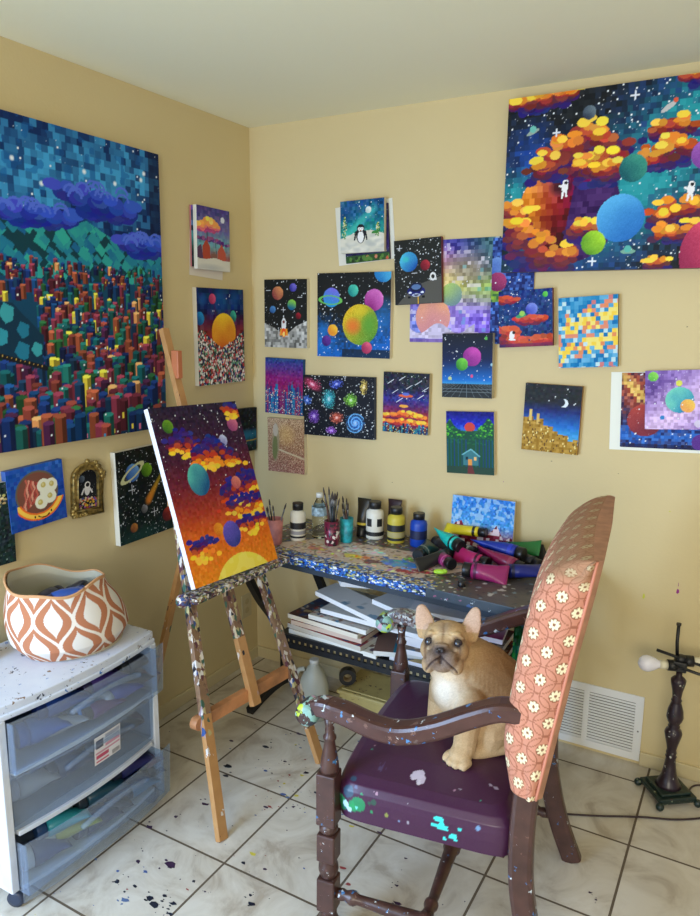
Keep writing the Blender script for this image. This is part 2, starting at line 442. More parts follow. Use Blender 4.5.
floor = struct(mb.build('floor', [fm, mat('flake_plum', (58, 34, 66), .5), mat('flake_navy', (24, 30, 48), .5), mat('flake_blue', (66, 92, 150), .5),
                 mat('flake_slate', (88, 110, 150), .5), mat('flake_rust', (150, 60, 60), .5), mat('flake_yellow', (206, 192, 70), .5)]))
mb = MB(); mb.box(-.1, 0, RY, .1, 0, H)
struct(mb.build('wall_left', wallm))
mb = MB(); mb.box(0, RX, 0, .1, 0, H)
for x, z, a_, b_, c in ((1.74, .66, .004, .010, 1), (1.85, .70, .005, .009, 2), (1.85, .725, .001, .008, 2), (1.80, .985, .003, .002, 1), (1.62, 1.1, .002, .001, 3), (.72, .96, .002, .0015, 3), (1.38, 1.12, .003, .0012, 3), (1.80, 1.62, .0025, .0015, 3), (1.2, 1.02, .0015, .002, 2)):
    mb.add([(x-a_, -.0006, z-b_*.7), (x, -.0006, z-b_), (x+a_, -.0006, z-b_*.3), (x+a_*.7, -.0006, z+b_*.8), (x-a_*.6, -.0006, z+b_)], [(0, 1, 2, 3, 4)], None, c)
struct(mb.build('wall_back', [wallm, mat('wall_fleck_lime', (200, 200, 60)), mat('wall_fleck_magenta', (150, 40, 130)), mat('wall_fleck_dark', (60, 50, 40))]))
mb = MB(); mb.box(-.1, RX, RY, .1, H, H+.1); struct(mb.build('ceiling', ceilm))
bbm = mat('baseboard_paint', (205, 190, 150), .5)
mb = MB(); mb.box(0, .012, RY, -.012, 0, .055, .003); struct(mb.build('baseboard_left', bbm))
mb = MB(); mb.box(.0, 1.36, -.012, 0, 0, .055, .003); mb.box(1.776, RX, -.012, 0, 0, .055, .003); struct(mb.build('baseboard_back', bbm))

# light: daylight through big openings behind the camera, warm bounce from the house
w = bpy.data.worlds.new('world'); SC.world = w; w.use_nodes = True
w.node_tree.nodes['Background'].inputs[0].default_value = (.85, .90, 1, 1); w.node_tree.nodes['Background'].inputs[1].default_value = WORLD_S
def area(name, loc, tgt, sx, sy, e, c):
    l = bpy.data.lights.new(name, 'AREA'); l.shape = 'RECTANGLE'; l.size = sx; l.size_y = sy; l.energy = e; l.color = c
    o = bpy.data.objects.new(name, l); COL.objects.link(o); o.location = loc
    o.rotation_euler = (Vector(tgt)-Vector(loc)).to_track_quat('-Z', 'Y').to_euler(); return o
# ------------------------------------------------------------------ the paintings
K, WH = (22, 24, 28), (235, 238, 242)
FIRE = [(250, 214, 70), (240, 170, 50), (214, 100, 40), (150, 48, 48), (82, 30, 76), (42, 32, 110)]
L8x10 = 'eight by ten canvases pinned on the back wall'

# --- large city canvas, left wall
p = Pic(.762, 1.0, [(0, (14, 44, 98)), (.2, (24, 96, 170)), (.3, (20, 70, 140)), (.5, (18, 70, 100)), (1, (20, 50, 80))], 330, 5)
def sky(x, y, a, b_):
    t = np.clip(1-abs((y-.04)-(.15-.10*x))*4.2, 0, 1)*.8+(a-.5)*1.0-np.clip(x-.85, 0, 1)*2.0
    t = np.clip(t, 0, 1)[..., None]
    return np.array((12, 40, 92))*(1-t)+np.array((66, 160, 216))*t
p.mosaic(34, sky, p.y < .36)
sm = p.smooth(30); p.put((p.y < .34) & (sm > .72), (20, 90, 160), .5)
p.put((p.x > .93) & (p.y < .3), (8, 20, 50), .6)
p.stars(170, p.y < .36, .35); 
for x, y in ((.2, .16), (.33, .23), (.55, .15), (.72, .17), (.88, .13), (.9, .1), (.45, .37), (.62, .43)): p.glow(x, y*.8, .012, .012, (245, 250, 255), p=.5)
def mts(x0, x1, y0, y1, pk, base, n, seed):
    R = np.random.RandomState(seed)
    top = y0+(np.interp(p.x, [a for a, b_ in pk], [b_ for a, b_ in pk]))
    m = (p.y > top) & (p.y < y1) & (p.x >= x0) & (p.x < x1)
    p.put(m, (18, 62, 74))
    for _ in range(n):
        cx, cy = x0+R.rand()*(x1-x0), y0+R.rand()*(y1-y0); s_ = .016+.018*R.rand(); a = R.rand()*.5+.5
        t = R.rand(); c = np.array(base[0])*(1-t)+np.array(base[1])*t
        X, Y = p.x-cx, p.Y-cy*p.asp; u = abs(X*math.cos(a)+Y*math.sin(a)); v = abs(-X*math.sin(a)+Y*math.cos(a))
        p.put(m & (u < s_) & (v < s_*.75), c)
mts(0, 1, .275, .47, [(0, .03), (.3, .03), (.38, .04), (.55, 0), (.7, .05), (.85, .10), (1, .06)], ((24, 96, 150), (50, 170, 156)), 170, 3)
for pts, w_, h_ in (([(.08, .275), (.48, .27)], .09, .05), ([(.42, .185), (.82, .215)], .11, .09), ([(.76, .325), (1.0, .315)], .09, .065)):
    p.cloud(pts, w_, h_, [(62, 84, 200), (44, 62, 176), (36, 48, 150)], 46, .042, 4)
    R = np.random.RandomState(2)
    for _ in range(11):
        t = R.rand(); x = pts[0][0]+(pts[1][0]-pts[0][0])*t; y = pts[0][1]-.02+R.rand()*h_*.6
        e = np.sqrt(p.emask(x, y, .035, .03)); p.put((abs(e-1) < .16) & (p.Y < y*p.asp), (84, 112, 222))
BC = [(26, 58, 128), (26, 84, 150), (20, 40, 96), (126, 48, 66), (160, 74, 62), (186, 96, 66), (44, 110, 62), (24, 110, 116), (90, 40, 84), (38, 130, 120), (150, 60, 84), (30, 70, 110)]
R = np.random.RandomState(9)
bl = []
for i in range(1050):
    t = R.rand()**1.15; y = .435+t*.60; bl.append((y, R.rand()*1.06-.03, t))
bl.sort()
for y, x, t in bl:
    w_ = .008+.019*t**1.2+.005*R.rand(); h_ = (.024+.075*t)*(.6+.8*R.rand())
    c = np.array(BC[R.randint(len(BC))], float)*(.62+.36*R.rand())
    if R.rand() < .05: c = np.array((232, 210, 70) if R.rand() < .6 else (232, 160, 100), float)
    if x < .28 and .55 < y < .745: continue
    p.rect(x-w_, y-h_, x+w_*.2, y, c); p.rect(x+w_*.2, y-h_, x+w_, y, c*.62)
    p.ell(x, y-h_, w_, w_*.34, np.clip(c*1.22+8, 0, 255))
    if R.rand() < .35: p.rect(x-w_*.5, y-h_*.6, x-w_*.1, y-h_*.4, [(240, 240, 230), (230, 120, 160), (240, 220, 80), (60, 150, 200)][R.randint(4)])
p.poly([(0, .55), (.16, .55), (.30, .65), (.28, .74), (0, .69)], (18, 52, 74))
R = np.random.RandomState(12)
for x, y in ((.05, .59), (.13, .58), (.10, .65), (.2, .63), (.19, .695), (.26, .69), (.03, .66)):
    q = .026+.01*R.rand(); p.poly([(x-q, y), (x-q*.3, y-q*.9), (x+q, y-q*.5), (x+q*.8, y+q*.6), (x-q*.2, y+q*.9)], [(50, 150, 170), (34, 120, 150), (60, 160, 170)][R.randint(3)])
p.line(.0, .69, .3, .75, .02, (26, 28, 32)); 
for i in range(14): p.ell(.02*i+.02, .691+.004*i, .003, .003, (220, 180, 80))
p.stars(70, (p.y > .5), .9)
canvas('canvas_painting', p, .762, 1.0, .036, 'huge canvas of a crowded colourful city under a blue cloudy night sky on left wall', 'painting', (150, 130, 100), **on_left((-.984, 1.722), -.6, .002))

# --- print with pink cloud tree and snow + what is pinned behind it
p = Pic(.2, .28, [(0, (225, 215, 200)), (1, (222, 212, 196))], 300)
canvas('paper_sheet', p, .205, .27, .0015, 'white paper sheet sticking out below the snowy village picture', 'paper', **on_left((-.300, 1.932), -3.5, 0), group=None)
p = Pic(.2, .245, [(0, (90, 60, 130)), (.5, (60, 130, 150)), (.8, (40, 60, 50)), (1, (30, 40, 40))], 350, 3).cells(10, 20)
canvas('canvas_print', p, .2, .235, .008, 'print almost hidden behind the snowy village picture, only its left strip showing', 'print', (190, 120, 130), **on_left((-.303, 1.952), -1, .003))
p = Pic(.2, .245, [(0, (70, 62, 130)), (.35, (110, 104, 160)), (.6, (110, 170, 180)), (.8, (150, 90, 90)), (1, (150, 90, 90))], 430, 4).cells(14, 8, 6)
p.cloud([(.05, .32), (.35, .22), (.6, .30)], .2, .22, [(248, 214, 100), (240, 160, 90), (226, 110, 120), (180, 70, 130)], 70, .07)
p.cloud([(.05, .5), (.5, .5), (.95, .57)], .2, .05, [(150, 80, 140), (90, 50, 120)], 40, .05)
p.line(.3, .4, .3, .82, .02, (60, 40, 60)); p.line(.55, .5, .58, .82, .02, (50, 90, 100))
p.poly([(.16, .62), (.28, .52), (.38, .62), (.38, .84), (.16, .84)], (176, 72, 52)); p.poly([(.62, .68), (.74, .56), (.86, .7), (.86, .86), (.62, .86)], (186, 84, 66))
p.poly([(0, .66), (.12, .6), (.18, .84), (0, .84)], (90, 60, 90)); p.rect(.42, .74, .6, .86, (130, 90, 80))
p.ell(.78, .17, .06, .06, (214, 220, 232)); p.put(p.y > .82+.015*np.sin(p.x*9), (216, 212, 200)); p.glow(.4, .97, .5, .1, (190, 190, 185))
canvas('canvas_painting', p, .204, .245, .018, 'small picture of red snowy cottages under a pink and yellow cloud', 'painting', (225, 225, 215), **on_left((-.290, 1.949), -.7, .012))

# --- orange planet over a crowd
p = Pic(.304, .4, [(0, (16, 38, 84)), (.2, (24, 50, 110)), (.35, (84, 28, 60)), (.5, (150, 40, 40)), (1, (120, 60, 40))], 460, 6).cells(14, 12, 8)
for x, y, r in ((.5, .12, .2), (.8, .1, .14), (.12, .12, .1)): p.glow(x, y, r, r, (24, 90, 160), k=.7)
p.stars(60, p.y < .35, .4); p.ball(.32, .11, .07, (220, 90, 130), (150, 40, 80)); p.ball(.76, .29, .068, (70, 190, 160), (20, 90, 100), ry=.085); p.ball(.05, .31, .09, (40, 140, 200), (20, 70, 130)); p.line(.36, .17, .38, .3, .03, (80, 30, 90), .6)
p.ball(.55, .46, .26, (250, 206, 50), (210, 96, 30), ang=-PI/2, ry=.27)
R = np.random.RandomState(3)
edge = lambda x: np.interp(x, [0, .1, .3, .5, .75, 1], [.44, .42, .54, .62, .55, .44])
CR = [(230, 226, 214), (214, 206, 196), (206, 60, 56), (60, 110, 90), (40, 60, 120), (30, 40, 60), (200, 120, 130), (110, 170, 130), (236, 236, 230), (160, 70, 50)]
p.put(p.y > edge(p.x), (60, 50, 56))
for _ in range(1500):
    x, y = R.rand(), .42+.6*R.rand()
    if y < edge(x): continue
    q = .011+.010*(y-.4); p.ell(x, y, q, q*(1+.6*R.rand()), CR[R.randint(len(CR))])
canvas('canvas_painting', p, .304, .397, .022, 'tall canvas of an orange planet above a crowd of white and red dabs', 'painting', (205, 196, 176), **on_left((-.244, 1.557), 0.2, 0))

# --- dark canvas near corner
p = Pic(.26, .198, [(0, (20, 26, 30)), (.45, (22, 30, 44)), (.6, (26, 90, 120)), (1, (14, 26, 30))], 400, 8).cells(20, 10, 8)
p.glow(.7, .62, .5, .12, (30, 110, 150), k=.9); p.line(.3, .78, 1, .74, .02, (190, 160, 60)); p.stars(40, None, .2)
for i in range(16): p.rect(.3+.045*i, .7-.02*(i % 3), .31+.045*i, .84, (20, 60, 70))
canvas('canvas_painting', p, .26, .198, .02, 'dark canvas in the corner, partly hidden by the easel painting', 'painting', (40, 40, 42), **on_left((-.139, 1.138), -2, 0))

# --- bacon and eggs
p = Pic(.206, .206, [(0, (34, 84, 168)), (1, (28, 66, 150))], 560, 9).cells(16, 8, 4)
p.ell(.5, .45, .38, .36, (96, 92, 80)); p.ell(.5, .45, .35, .33, (120, 74, 60))
for i in range(7): 
    for k in range(18):
        t = k/17; x = .26+.035*i+.018*math.sin(t*12+i); y = .22+.03*i*.4+t*(.48-.03*i)
        p.ell(x+.06*math.cos(t*2), y, .018, .02, [(190, 96, 80), (216, 150, 126), (160, 62, 56)][i % 3])
for x, y in ((.62, .36), (.76, .38), (.56, .62), (.72, .56), (.66, .48)): p.ell(x, y, .115, .115, (228, 226, 204))
for x, y in ((.62, .35), (.77, .36), (.54, .62), (.72, .55)): p.ell(x, y, .045, .045, (196, 176, 96)); p.ell(x-.01, y-.01, .022, .022, (216, 204, 140))
arc = np.sqrt(p.emask(.52, .42, .46, .46)); m = (abs(arc-.93) < .13) & (p.y > .6) & (p.x > .14) & (p.x < .97)
p.put(m, (236, 110, 40)); p.put((abs(arc-.93) < .07) & m, (248, 200, 80))
p.ell(.42, .84, .016, .02, (30, 24, 20)); p.ell(.72, .8, .016, .02, (30, 24, 20))
e = np.sqrt(p.emask(.58, .82, .1, .055)); p.put((abs(e-1) < .13) & (p.y > .83), (60, 30, 20))
canvas('canvas_painting', p, .212, .203, .022, 'square blue canvas with bacon, fried eggs and a smiling glow', 'painting', (60, 90, 150), **on_left((-1.194, 1.063), 2.0, 0))

# --- arched gold frame
fr = thing('arched_picture_frame', 'ornate little gold arched frame holding an astronaut picture', 'picture frame', **on_left((-.983, 1.041), -4, 0))
gold = mat('antique_gold', (150, 126, 70), .42, .55, noise=.35, nscale=60)
def arch(w_, h_, n=14):
    pts = [(-w_/2, -h_/2), (w_/2, -h_/2)]
    for i in range(n+1):
        a = PI*i/n; pts.append((w_/2*math.cos(a), h_/2-w_/2*.72+w_/2*.72*math.sin(a)))
    return pts
MX = Matrix.Rotation(PI/2, 4, 'X')
mb = MB(); o_, i_ = arch(.128, .178), arch(.092, .140)
n = len(o_)
for y0, y1 in ((0, -.014),):
    vs = [(x, y1, z) for x, z in o_]+[(x, y1-.004, z) for x, z in i_]+[(x, 0, z) for x, z in o_]+[(x, -.004, z) for x, z in i_]
    fs = [(k, (k+1) % n, n+(k+1) % n, n+k) for k in range(n)]+[(k, 2*n+k, 2*n+(k+1) % n, (k+1) % n) for k in range(n)]+[(n+k, n+(k+1) % n, 3*n+(k+1) % n, 3*n+k) for k in range(n)]
    mb.add(vs, fs)
mb.tube([(x*1.02, -.014, z*1.02) for x, z in o_]+[(o_[0][0], -.014, o_[0][1])], .006, 8)
mb.tube([(x*1.03, -.018, z*1.03) for x, z in i_]+[(i_[0][0], -.018, i_[0][1])], .003, 6)
mb.build('frame', gold, fr)
mb = MB(); R_ = random.Random(4)
for i in range(26):
    a = .05+1.25*i/26; x, z = .066*math.cos(a)*(1+.06*R_.random()), .030+.062*math.sin(a)
    mb.ball((x+R_.gauss(0, .004), -.016, z+R_.gauss(0, .004)), R_.uniform(.004, .009), 8)
for i in range(20):
    mb.ball((-.062+R_.random()*.055*(i % 2)+R_.gauss(0, .003), -.016, -.088+R_.random()*.05*((i+1) % 2)+R_.gauss(0, .003)), R_.uniform(.004, .008), 8)
mb.ball((0, -.010, .098), .009, 10); mb.build('scrollwork', gold, fr)
p = Pic(.094, .142, [(0, (26, 30, 36)), (1, (28, 32, 40))], 800, 9); p.stars(50)
p.ball(.3, .24, .13, (110, 130, 150), (60, 70, 90)); p.ell(.55, .52, .13, .22, (222, 222, 226)); p.ell(.56, .40, .13, .12, (235, 235, 240)); p.ell(.57, .40, .09, .08, (30, 32, 40)); p.line(.4, .5, .3, .62, .07, (214, 214, 220)); p.line(.68, .5, .78, .6, .07, (214, 214, 220))
R = np.random.RandomState(3)
for _ in range(70): p.ell(R.rand(), .72+.28*R.rand(), .05, .04, [(216, 176, 60), (60, 90, 170), (190, 90, 60), (150, 80, 150), (210, 190, 160), (40, 50, 60)][R.randint(6)])
canvas('picture', p, .094, .142, .003, None, None, loc=(0, -.001, 0), parent=fr)

# --- galaxy with comets, left wall
p = Pic(.36, .355, [(0, (20, 24, 22)), (.7, (20, 30, 30)), (1, (26, 50, 50))], 460, 12).cells(30, 5, 3)
p.stars(420, None, .22); p.glow(.3, .95, .3, .1, (30, 70, 66), k=.6)
p.ball(.22, .25, .095, (120, 170, 220), (40, 80, 150)); p.ring(.22, .25, .16, .05, .18, (200, 200, 150), -.5); p.ball(.42, .255, .075, (130, 180, 40), (60, 100, 24))
for (a, b_, c, d, w_) in ((.62, .35, .42, .60, .06), (.83, .28, .72, .45, .05)):
    for k in range(14):
        t = k/13; p.glow(c+(a-c)*t, d+(b_-d)*t, w_*(1-.5*t), w_*(1-.5*t), (216, 120+60*t, 40), k=.8*(1-.4*t))
p.ball(.36, .68, .045, (150, 150, 150), (70, 70, 72)); p.ball(.70, .46, .05, (160, 150, 150), (80, 76, 80))
p.ball(.9, .68, .15, (30, 90, 160), (90, 50, 130)); p.ell(.93, .52, .07, .05, (230, 200, 150)); p.ball(.7, .82, .08, (180, 60, 40), (90, 30, 40)); p.ball(.2, .85, .05, (190, 130, 60), (110, 60, 40))
p.sparkle(.2, .43, .05); p.sparkle(.5, .74, .05)
canvas('canvas_painting', p, .36, .353, .025, 'dark starry canvas with ringed planet and comets, behind the easel', 'painting', (214, 208, 190), **on_left((-.682, .978), .8, 0))

# --- far left strip
p = Pic(.2, .262, [(0, (30, 46, 46)), (1, (28, 46, 46))], 450, 13).cells(24, 10, 5); p.stars(120, None, .1, (150, 170, 160))
p.cloud([(.55, .3), (.9, .12)], .2, .2, [(214, 200, 150), (190, 170, 110)], 26, .035)
canvas('canvas_painting', p, .2, .262, .02, 'dark green canvas with gold leaves, cut by the left picture edge', 'painting', (206, 198, 176), **on_left((-1.385, 1.0), -1, 0))

# =============================== back wall
# rocket over snow
p = Pic(.224, .296, [(0, (30, 31, 28)), (1, (34, 34, 34))], 470, 21); p.stars(150, None, .25)
p.ball(.32, .2, .13, (220, 150, 90), (130, 60, 60)); p.ball(.68, .12, .08, (120, 110, 210), (50, 50, 140)); p.ball(.65, .37, .1, (160, 220, 60), (20, 90, 150), ang=-1.4); p.ball(.2, .44, .07, (90, 150, 200), (40, 80, 140)); p.ball(.8, .53, .06, (170, 40, 50), (90, 20, 30))
p.sparkle(.1, .16, .05); p.sparkle(.84, .26, .05); p.sparkle(.45, .44, .05)
top = np.interp(p.x, [0, .2, .4, .55, .75, 1], [.64, .70, .78, .79, .68, .60])
p.mosaic(18, lambda x, y, a, b_: np.array((150, 150, 146))+(a-.4)[..., None]*110-(y-.7)[..., None]*60, p.y > top)
p.ell(.46, .66, .055, .13, (226, 228, 230)); p.ell(.46, .62, .03, .03, (120, 60, 60)); p.poly([(.38, .72), (.54, .72), (.56, .82), (.36, .82)], (236, 150, 40)); p.ell(.46, .78, .05, .09, (240, 90, 40)); p.ell(.46, .80, .03, .05, (250, 220, 120))
canvas('canvas_painting', p, .224, .292, .02, 'canvas of a white rocket lifting off snowy hills under small planets', 'painting', (222, 214, 190), **on_back((.196, 1.655), -.2), group=None)

# penguin stack
p = Pic(.3, .25, [(0, (222, 222, 210)), (1, (226, 224, 212))], 200)
canvas('paper_sheet', p, .262, .232, .0015, 'white tilted paper sheet behind the penguin picture', 'paper', **on_back((.576, 1.978), 5))
p = Pic(.2, .2, [(0, (34, 28, 78)), (.8, (44, 30, 90)), (1, (44, 60, 40))], 460, 23).cells(20, 10, 6); p.stars(40)
R = np.random.RandomState(2)
p.put(p.y > .87, (50, 84, 44))
for i in range(26): p.ell(R.rand(), .92+.07*R.rand(), .03, .035, [(90, 130, 60), (200, 96, 70), (40, 60, 34), (206, 130, 100)][R.randint(4) if i % 2 else 0])
canvas('canvas_print', p, .2, .214, .012, 'purple night print with a strip of tulips, peeking out behind the penguin', 'print', (50, 40, 70), **on_back((.589, 1.972), 4, .003))
p = Pic(.199, .205, [(0, (24, 80, 130)), (.35, (28, 110, 140)), (.6, (40, 150, 140)), (1, (60, 150, 140))], 520, 24).cells(16, 14, 8)
for i in range(9): p.glow(.2+.07*i, .62-.055*i, .12, .1, (70, 190, 180), k=.6)
p.glow(.1, .25, .25, .2, (16, 60, 120), k=.6); p.stars(80, None, .15)
p.ball(.65, .2, .065, (236, 240, 236), (190, 210, 210)); 
top = np.interp(p.x, [0, .2, .4, .7, 1], [.72, .66, .60, .58, .66]); p.put(p.y > top, (210, 208, 194))
for i in range(40):
    R = np.random.RandomState(i); p.glow(R.rand(), .68+.3*R.rand(), .12, .05, (232, 228, 214) if i % 2 else (180, 184, 180), k=.6)
for x0, y0, y1 in ((.1, .3, .72), (.86, .45, .70)):
    for i in range(60):
        R = np.random.RandomState(i+9); t = R.rand(); q = .015+.055*t
        p.ell(x0+R.uniform(-1, 1)*q, y0+(y1-y0)*t, .013, .013, [(60, 130, 60), (180, 190, 90), (40, 100, 60), (220, 220, 190)][i % 4])
p.put((p.y > .60) & (p.y < .65) & (abs(p.x-.62) < .3) & (p.smooth(20) > .5), (60, 130, 60))
p.ell(.47, .66, .105, .17, (34, 34, 40)); p.ell(.47, .70, .07, .115, (236, 236, 236)); p.ell(.47, .53, .085, .075, (34, 34, 40)); p.ell(.44, .55, .035, .035, (236, 236, 236)); p.ell(.5, .55, .035, .035, (236, 236, 236)); p.ell(.47, .575, .018, .012, (220, 130, 50)); p.ell(.44, .55, .01, .012, (20, 20, 20)); p.ell(.5, .55, .01, .012, (20, 20, 20))
p.line(.36, .60, .33, .75, .035, (34, 34, 40)); p.line(.58, .60, .61, .75, .035, (34, 34, 40))
canvas('canvas_painting', p, .199, .203, .018, 'small canvas of a penguin on snow under a teal night sky', 'painting', (206, 196, 170), **on_back((.580, 2.0), 1, .017))

# many planets, big green-orange one
p = Pic(.347, .346, [(0, (34, 34, 32)), (.5, (28, 50, 84)), (1, (26, 80, 150))], 460, 25)
p.mosaic(34, lambda x, y, a, b_: np.array((30, 31, 30))*(1-np.clip((y+.55*x*0+.35*(abs(x-.4))-.55)*2.2+(a-.5)*.5, 0, 1))[..., None]+np.array((24, 100, 190))*np.clip((y+.35*abs(x-.4)-.55)*2.2+(a-.5)*.5, 0, 1)[..., None])
for x, y, r in ((.1, .8, .2), (.9, .45, .2), (.85, .6, .15), (.1, .65, .1)): p.glow(x, y, r, r, (40, 130, 220), k=.5)
p.put((p.y > .9) & (p.x > .35), (28, 30, 36), .7); p.stars(260, None, .3)
p.ball(.9, .0, .12, (90, 190, 230), (30, 110, 180)); p.ball(.2, .29, .115, (120, 110, 220), (40, 150, 210), ang=-1.2); p.ring(.185, .32, .15, .05, .13, (110, 190, 90), .05)
p.ball(.5, .21, .07, (90, 210, 180), (30, 130, 130)); p.ball(.78, .32, .125, (220, 120, 200), (140, 40, 120)); p.ball(.6, .61, .24, (236, 190, 40), (70, 140, 50), ang=-2.3, dab=30)
p.glow(.5, .63, .13, .12, (240, 110, 50), k=.8); p.glow(.72, .6, .12, .16, (90, 160, 60), k=.8); p.glow(.6, .45, .12, .07, (220, 200, 50), k=.7)
p.ball(.22, .68, .07, (250, 200, 60), (220, 130, 40)); p.ball(.13, .81, .065, (110, 60, 160), (60, 30, 110)); p.ball(.69, .88, .07, (230, 100, 130), (150, 40, 80))
canvas('canvas_painting', p, .347, .345, .02, 'canvas crowded with planets around one big yellow, orange and green planet', 'painting', (222, 212, 186), **on_back((.534, 1.650), 0))

# car on a road
p = Pic(.2, .248, [(0, (34, 36, 32)), (1, (36, 36, 34))], 500, 26); p.stars(230, None, .2)
p.ball(.31, .34, .19, (80, 190, 220), (30, 90, 170), ang=-2.4); p.glow(.25, .3, .09, .07, (60, 200, 180), k=.6); p.ball(.66, .41, .1, (180, 50, 60), (110, 20, 36)); p.sparkle(.12, .12, .06); p.sparkle(.43, .52, .06)
p.poly([(.04, 1), (.42, .72), (.95, .6), (1, .58), (1, 1)], (86, 84, 78)); p.line(.5, .85, .5, 1, .02, (220, 170, 50))
p.ell(.46, .80, .19, .10, (24, 32, 110)); p.ell(.46, .74, .13, .09, (20, 24, 60)); p.ell(.46, .735, .10, .05, (90, 120, 170)); p.ell(.33, .82, .035, .02, (230, 236, 250)); p.ell(.59, .82, .035, .02, (230, 236, 250)); p.ell(.46, .86, .09, .03, (190, 200, 230)); p.ell(.46, .86, .06, .015, (20, 24, 60)); p.rect(.28, .87, .34, .91, (20, 20, 24)); p.rect(.58, .87, .64, .91, (20, 20, 24))
p.ring(.82, .59, .05, .06, .3, (226, 226, 226)); p.rect(.76, .62, .89, .65, (226, 226, 226)); p.rect(.8, .75, .805, .9, (40, 40, 40))
canvas('canvas_painting', p, .2, .247, .018, 'canvas of a small blue car on a grey road under a cyan planet', 'painting', (120, 60, 60), **on_back((.824, 1.819), 2.8, .006))

# unstretched nebula mosaics
def neb(x, y, a, b_):
    c = np.zeros(x.shape+(3,)); c[:] = (120, 90, 170)
    def mixin(c, k, col): k = np.clip(k, 0, 1)[..., None]; return c*(1-k)+np.array(col, float)*k
    c = mixin(c, 1.3-y*4.2, (56, 52, 140)); c = mixin(c, (x-.55)*3-(y-.1)*1.5, (40, 80, 90)); c = mixin(c, 1.2-np.hypot((x-.25)*2.2, (y-.33)*5), (236, 206, 130)); c = mixin(c, 1.1-np.hypot((x-.55)*4, (y-.45)*6), (240, 220, 100))
    c = mixin(c, 1.3-np.hypot((x-.15)*3, (y-.18)*6), (190, 120, 170)); c = mixin(c, 1.3-np.hypot((x-.85)*3.2, (y-.52)*5), (150, 180, 70)); c = mixin(c, 1.1-np.hypot((x-.66)*3.5, (y-.30)*4.5), (130, 120, 96))
    c = mixin(c, 1.2-np.hypot((x-.35)*1.7, (y-.9)*4), (210, 200, 236)); c = mixin(c, 1-np.hypot((x-.1)*6, (y-.8)*4), (60, 90, 190)); c = mixin(c, 1.2-np.hypot((x-.8)*2.4, (y-.85)*3), (110, 80, 200))
    c = c*1.02+14+((a-.5)*70)[..., None]; c = np.where((b_ > .90)[..., None], c*.4+np.array((236, 226, 240))*.6, c); c = np.where((b_ < .04)[..., None], c*.6+np.array((70, 170, 190))*.4, c)
    return c
p = Pic(.363, .39, [(0, (0, 0, 0)), (1, (0, 0, 0))], 460, 28).mosaic(26, neb)
p.ball(.27, .75, .2, (240, 170, 130), (200, 130, 150), ang=-1.5, ry=.22); p.ball(.48, .53, .12, (170, 200, 110), (110, 140, 150), ang=-2.2)
p.mosaic(26, lambda x, y, a, b_: np.array((226, 216, 246))-(a*50)[..., None], (p.y > .86+.05*np.sin(p.x*14)) & (p.x < .75) & (p.y < .96)); p.put((p.y > .965), (90, 60, 150), .7); p.stars(60, None, .3)
canvas('canvas_print', p, .363, .388, .0015, 'large loose mosaic nebula painting with peach and green planets in pastel light', 'painting', (120, 110, 150), **on_back((.967, 1.743), .6, .003))
p = Pic(.16, .39, [(0, (30, 40, 90)), (1, (30, 40, 90))], 430, 29).mosaic(15, lambda x, y, a, b_: np.array((24, 36, 100))+(a[..., None]**2)*np.array((70, 110, 140))-(y[..., None])*10)
p.mosaic(15, lambda x, y, a, b_: np.array((60, 110, 60))+a[..., None]*np.array((90, 80, 0)), (p.x < .25) & (p.y > .35) & (p.y < .6)); p.ball(.12, .27, .22, (120, 160, 220), (60, 90, 180)); p.ball(.14, .41, .22, (170, 60, 110), (110, 30, 80)); p.stars(40)
canvas('canvas_print', p, .160, .386, .0015, 'loose dark blue mosaic sheet with a crimson planet, behind the red cloud canvas', 'painting', (40, 50, 100), **on_back((1.199, 1.741), .3, .0048))

# red clouds and saucer
p = Pic(.198, .205, [(0, (18, 50, 120)), (.5, (24, 60, 120)), (1, (20, 40, 90))], 520, 31).cells(20, 12, 6); p.stars(120, None, .2)
RC = [(216, 90, 60), (196, 66, 46), (160, 44, 44), (110, 30, 60)]
p.cloud([(0, .12), (.3, .15)], .2, .12, RC, 40, .06); p.ball(.62, .34, .11, (130, 150, 230), (60, 70, 180)); p.cloud([(.4, .5), (.8, .5)], .25, .16, RC, 60, .06)
p.ell(.42, .45, .1, .035, (60, 150, 110), -.2); p.ell(.44, .41, .05, .05, (150, 200, 90)); p.ball(.87, .1, .05, (120, 220, 90), (60, 160, 60))
p.cloud([(0, .65), (.25, .8), (.5, .95)], .3, .35, RC, 120, .07, seed=5); p.cloud([(.4, .97), (.8, .88), (1, .85)], .3, .3, RC, 100, .07, seed=6); p.put(p.y > .94, (90, 30, 90), .6)
p.ell(.24, .80, .05, .06, (236, 236, 236)); p.ell(.25, .75, .045, .04, (236, 236, 236)); p.ell(.28, .74, .03, .028, (30, 30, 30)); p.line(.2, .86, .3, .87, .03, (236, 236, 236)); 
canvas('canvas_painting', p, .198, .204, .02, 'small canvas of red clouds, a green saucer and lilac planet on blue', 'painting', (130, 70, 70), **on_back((1.260, 1.643), 3.8, .008))

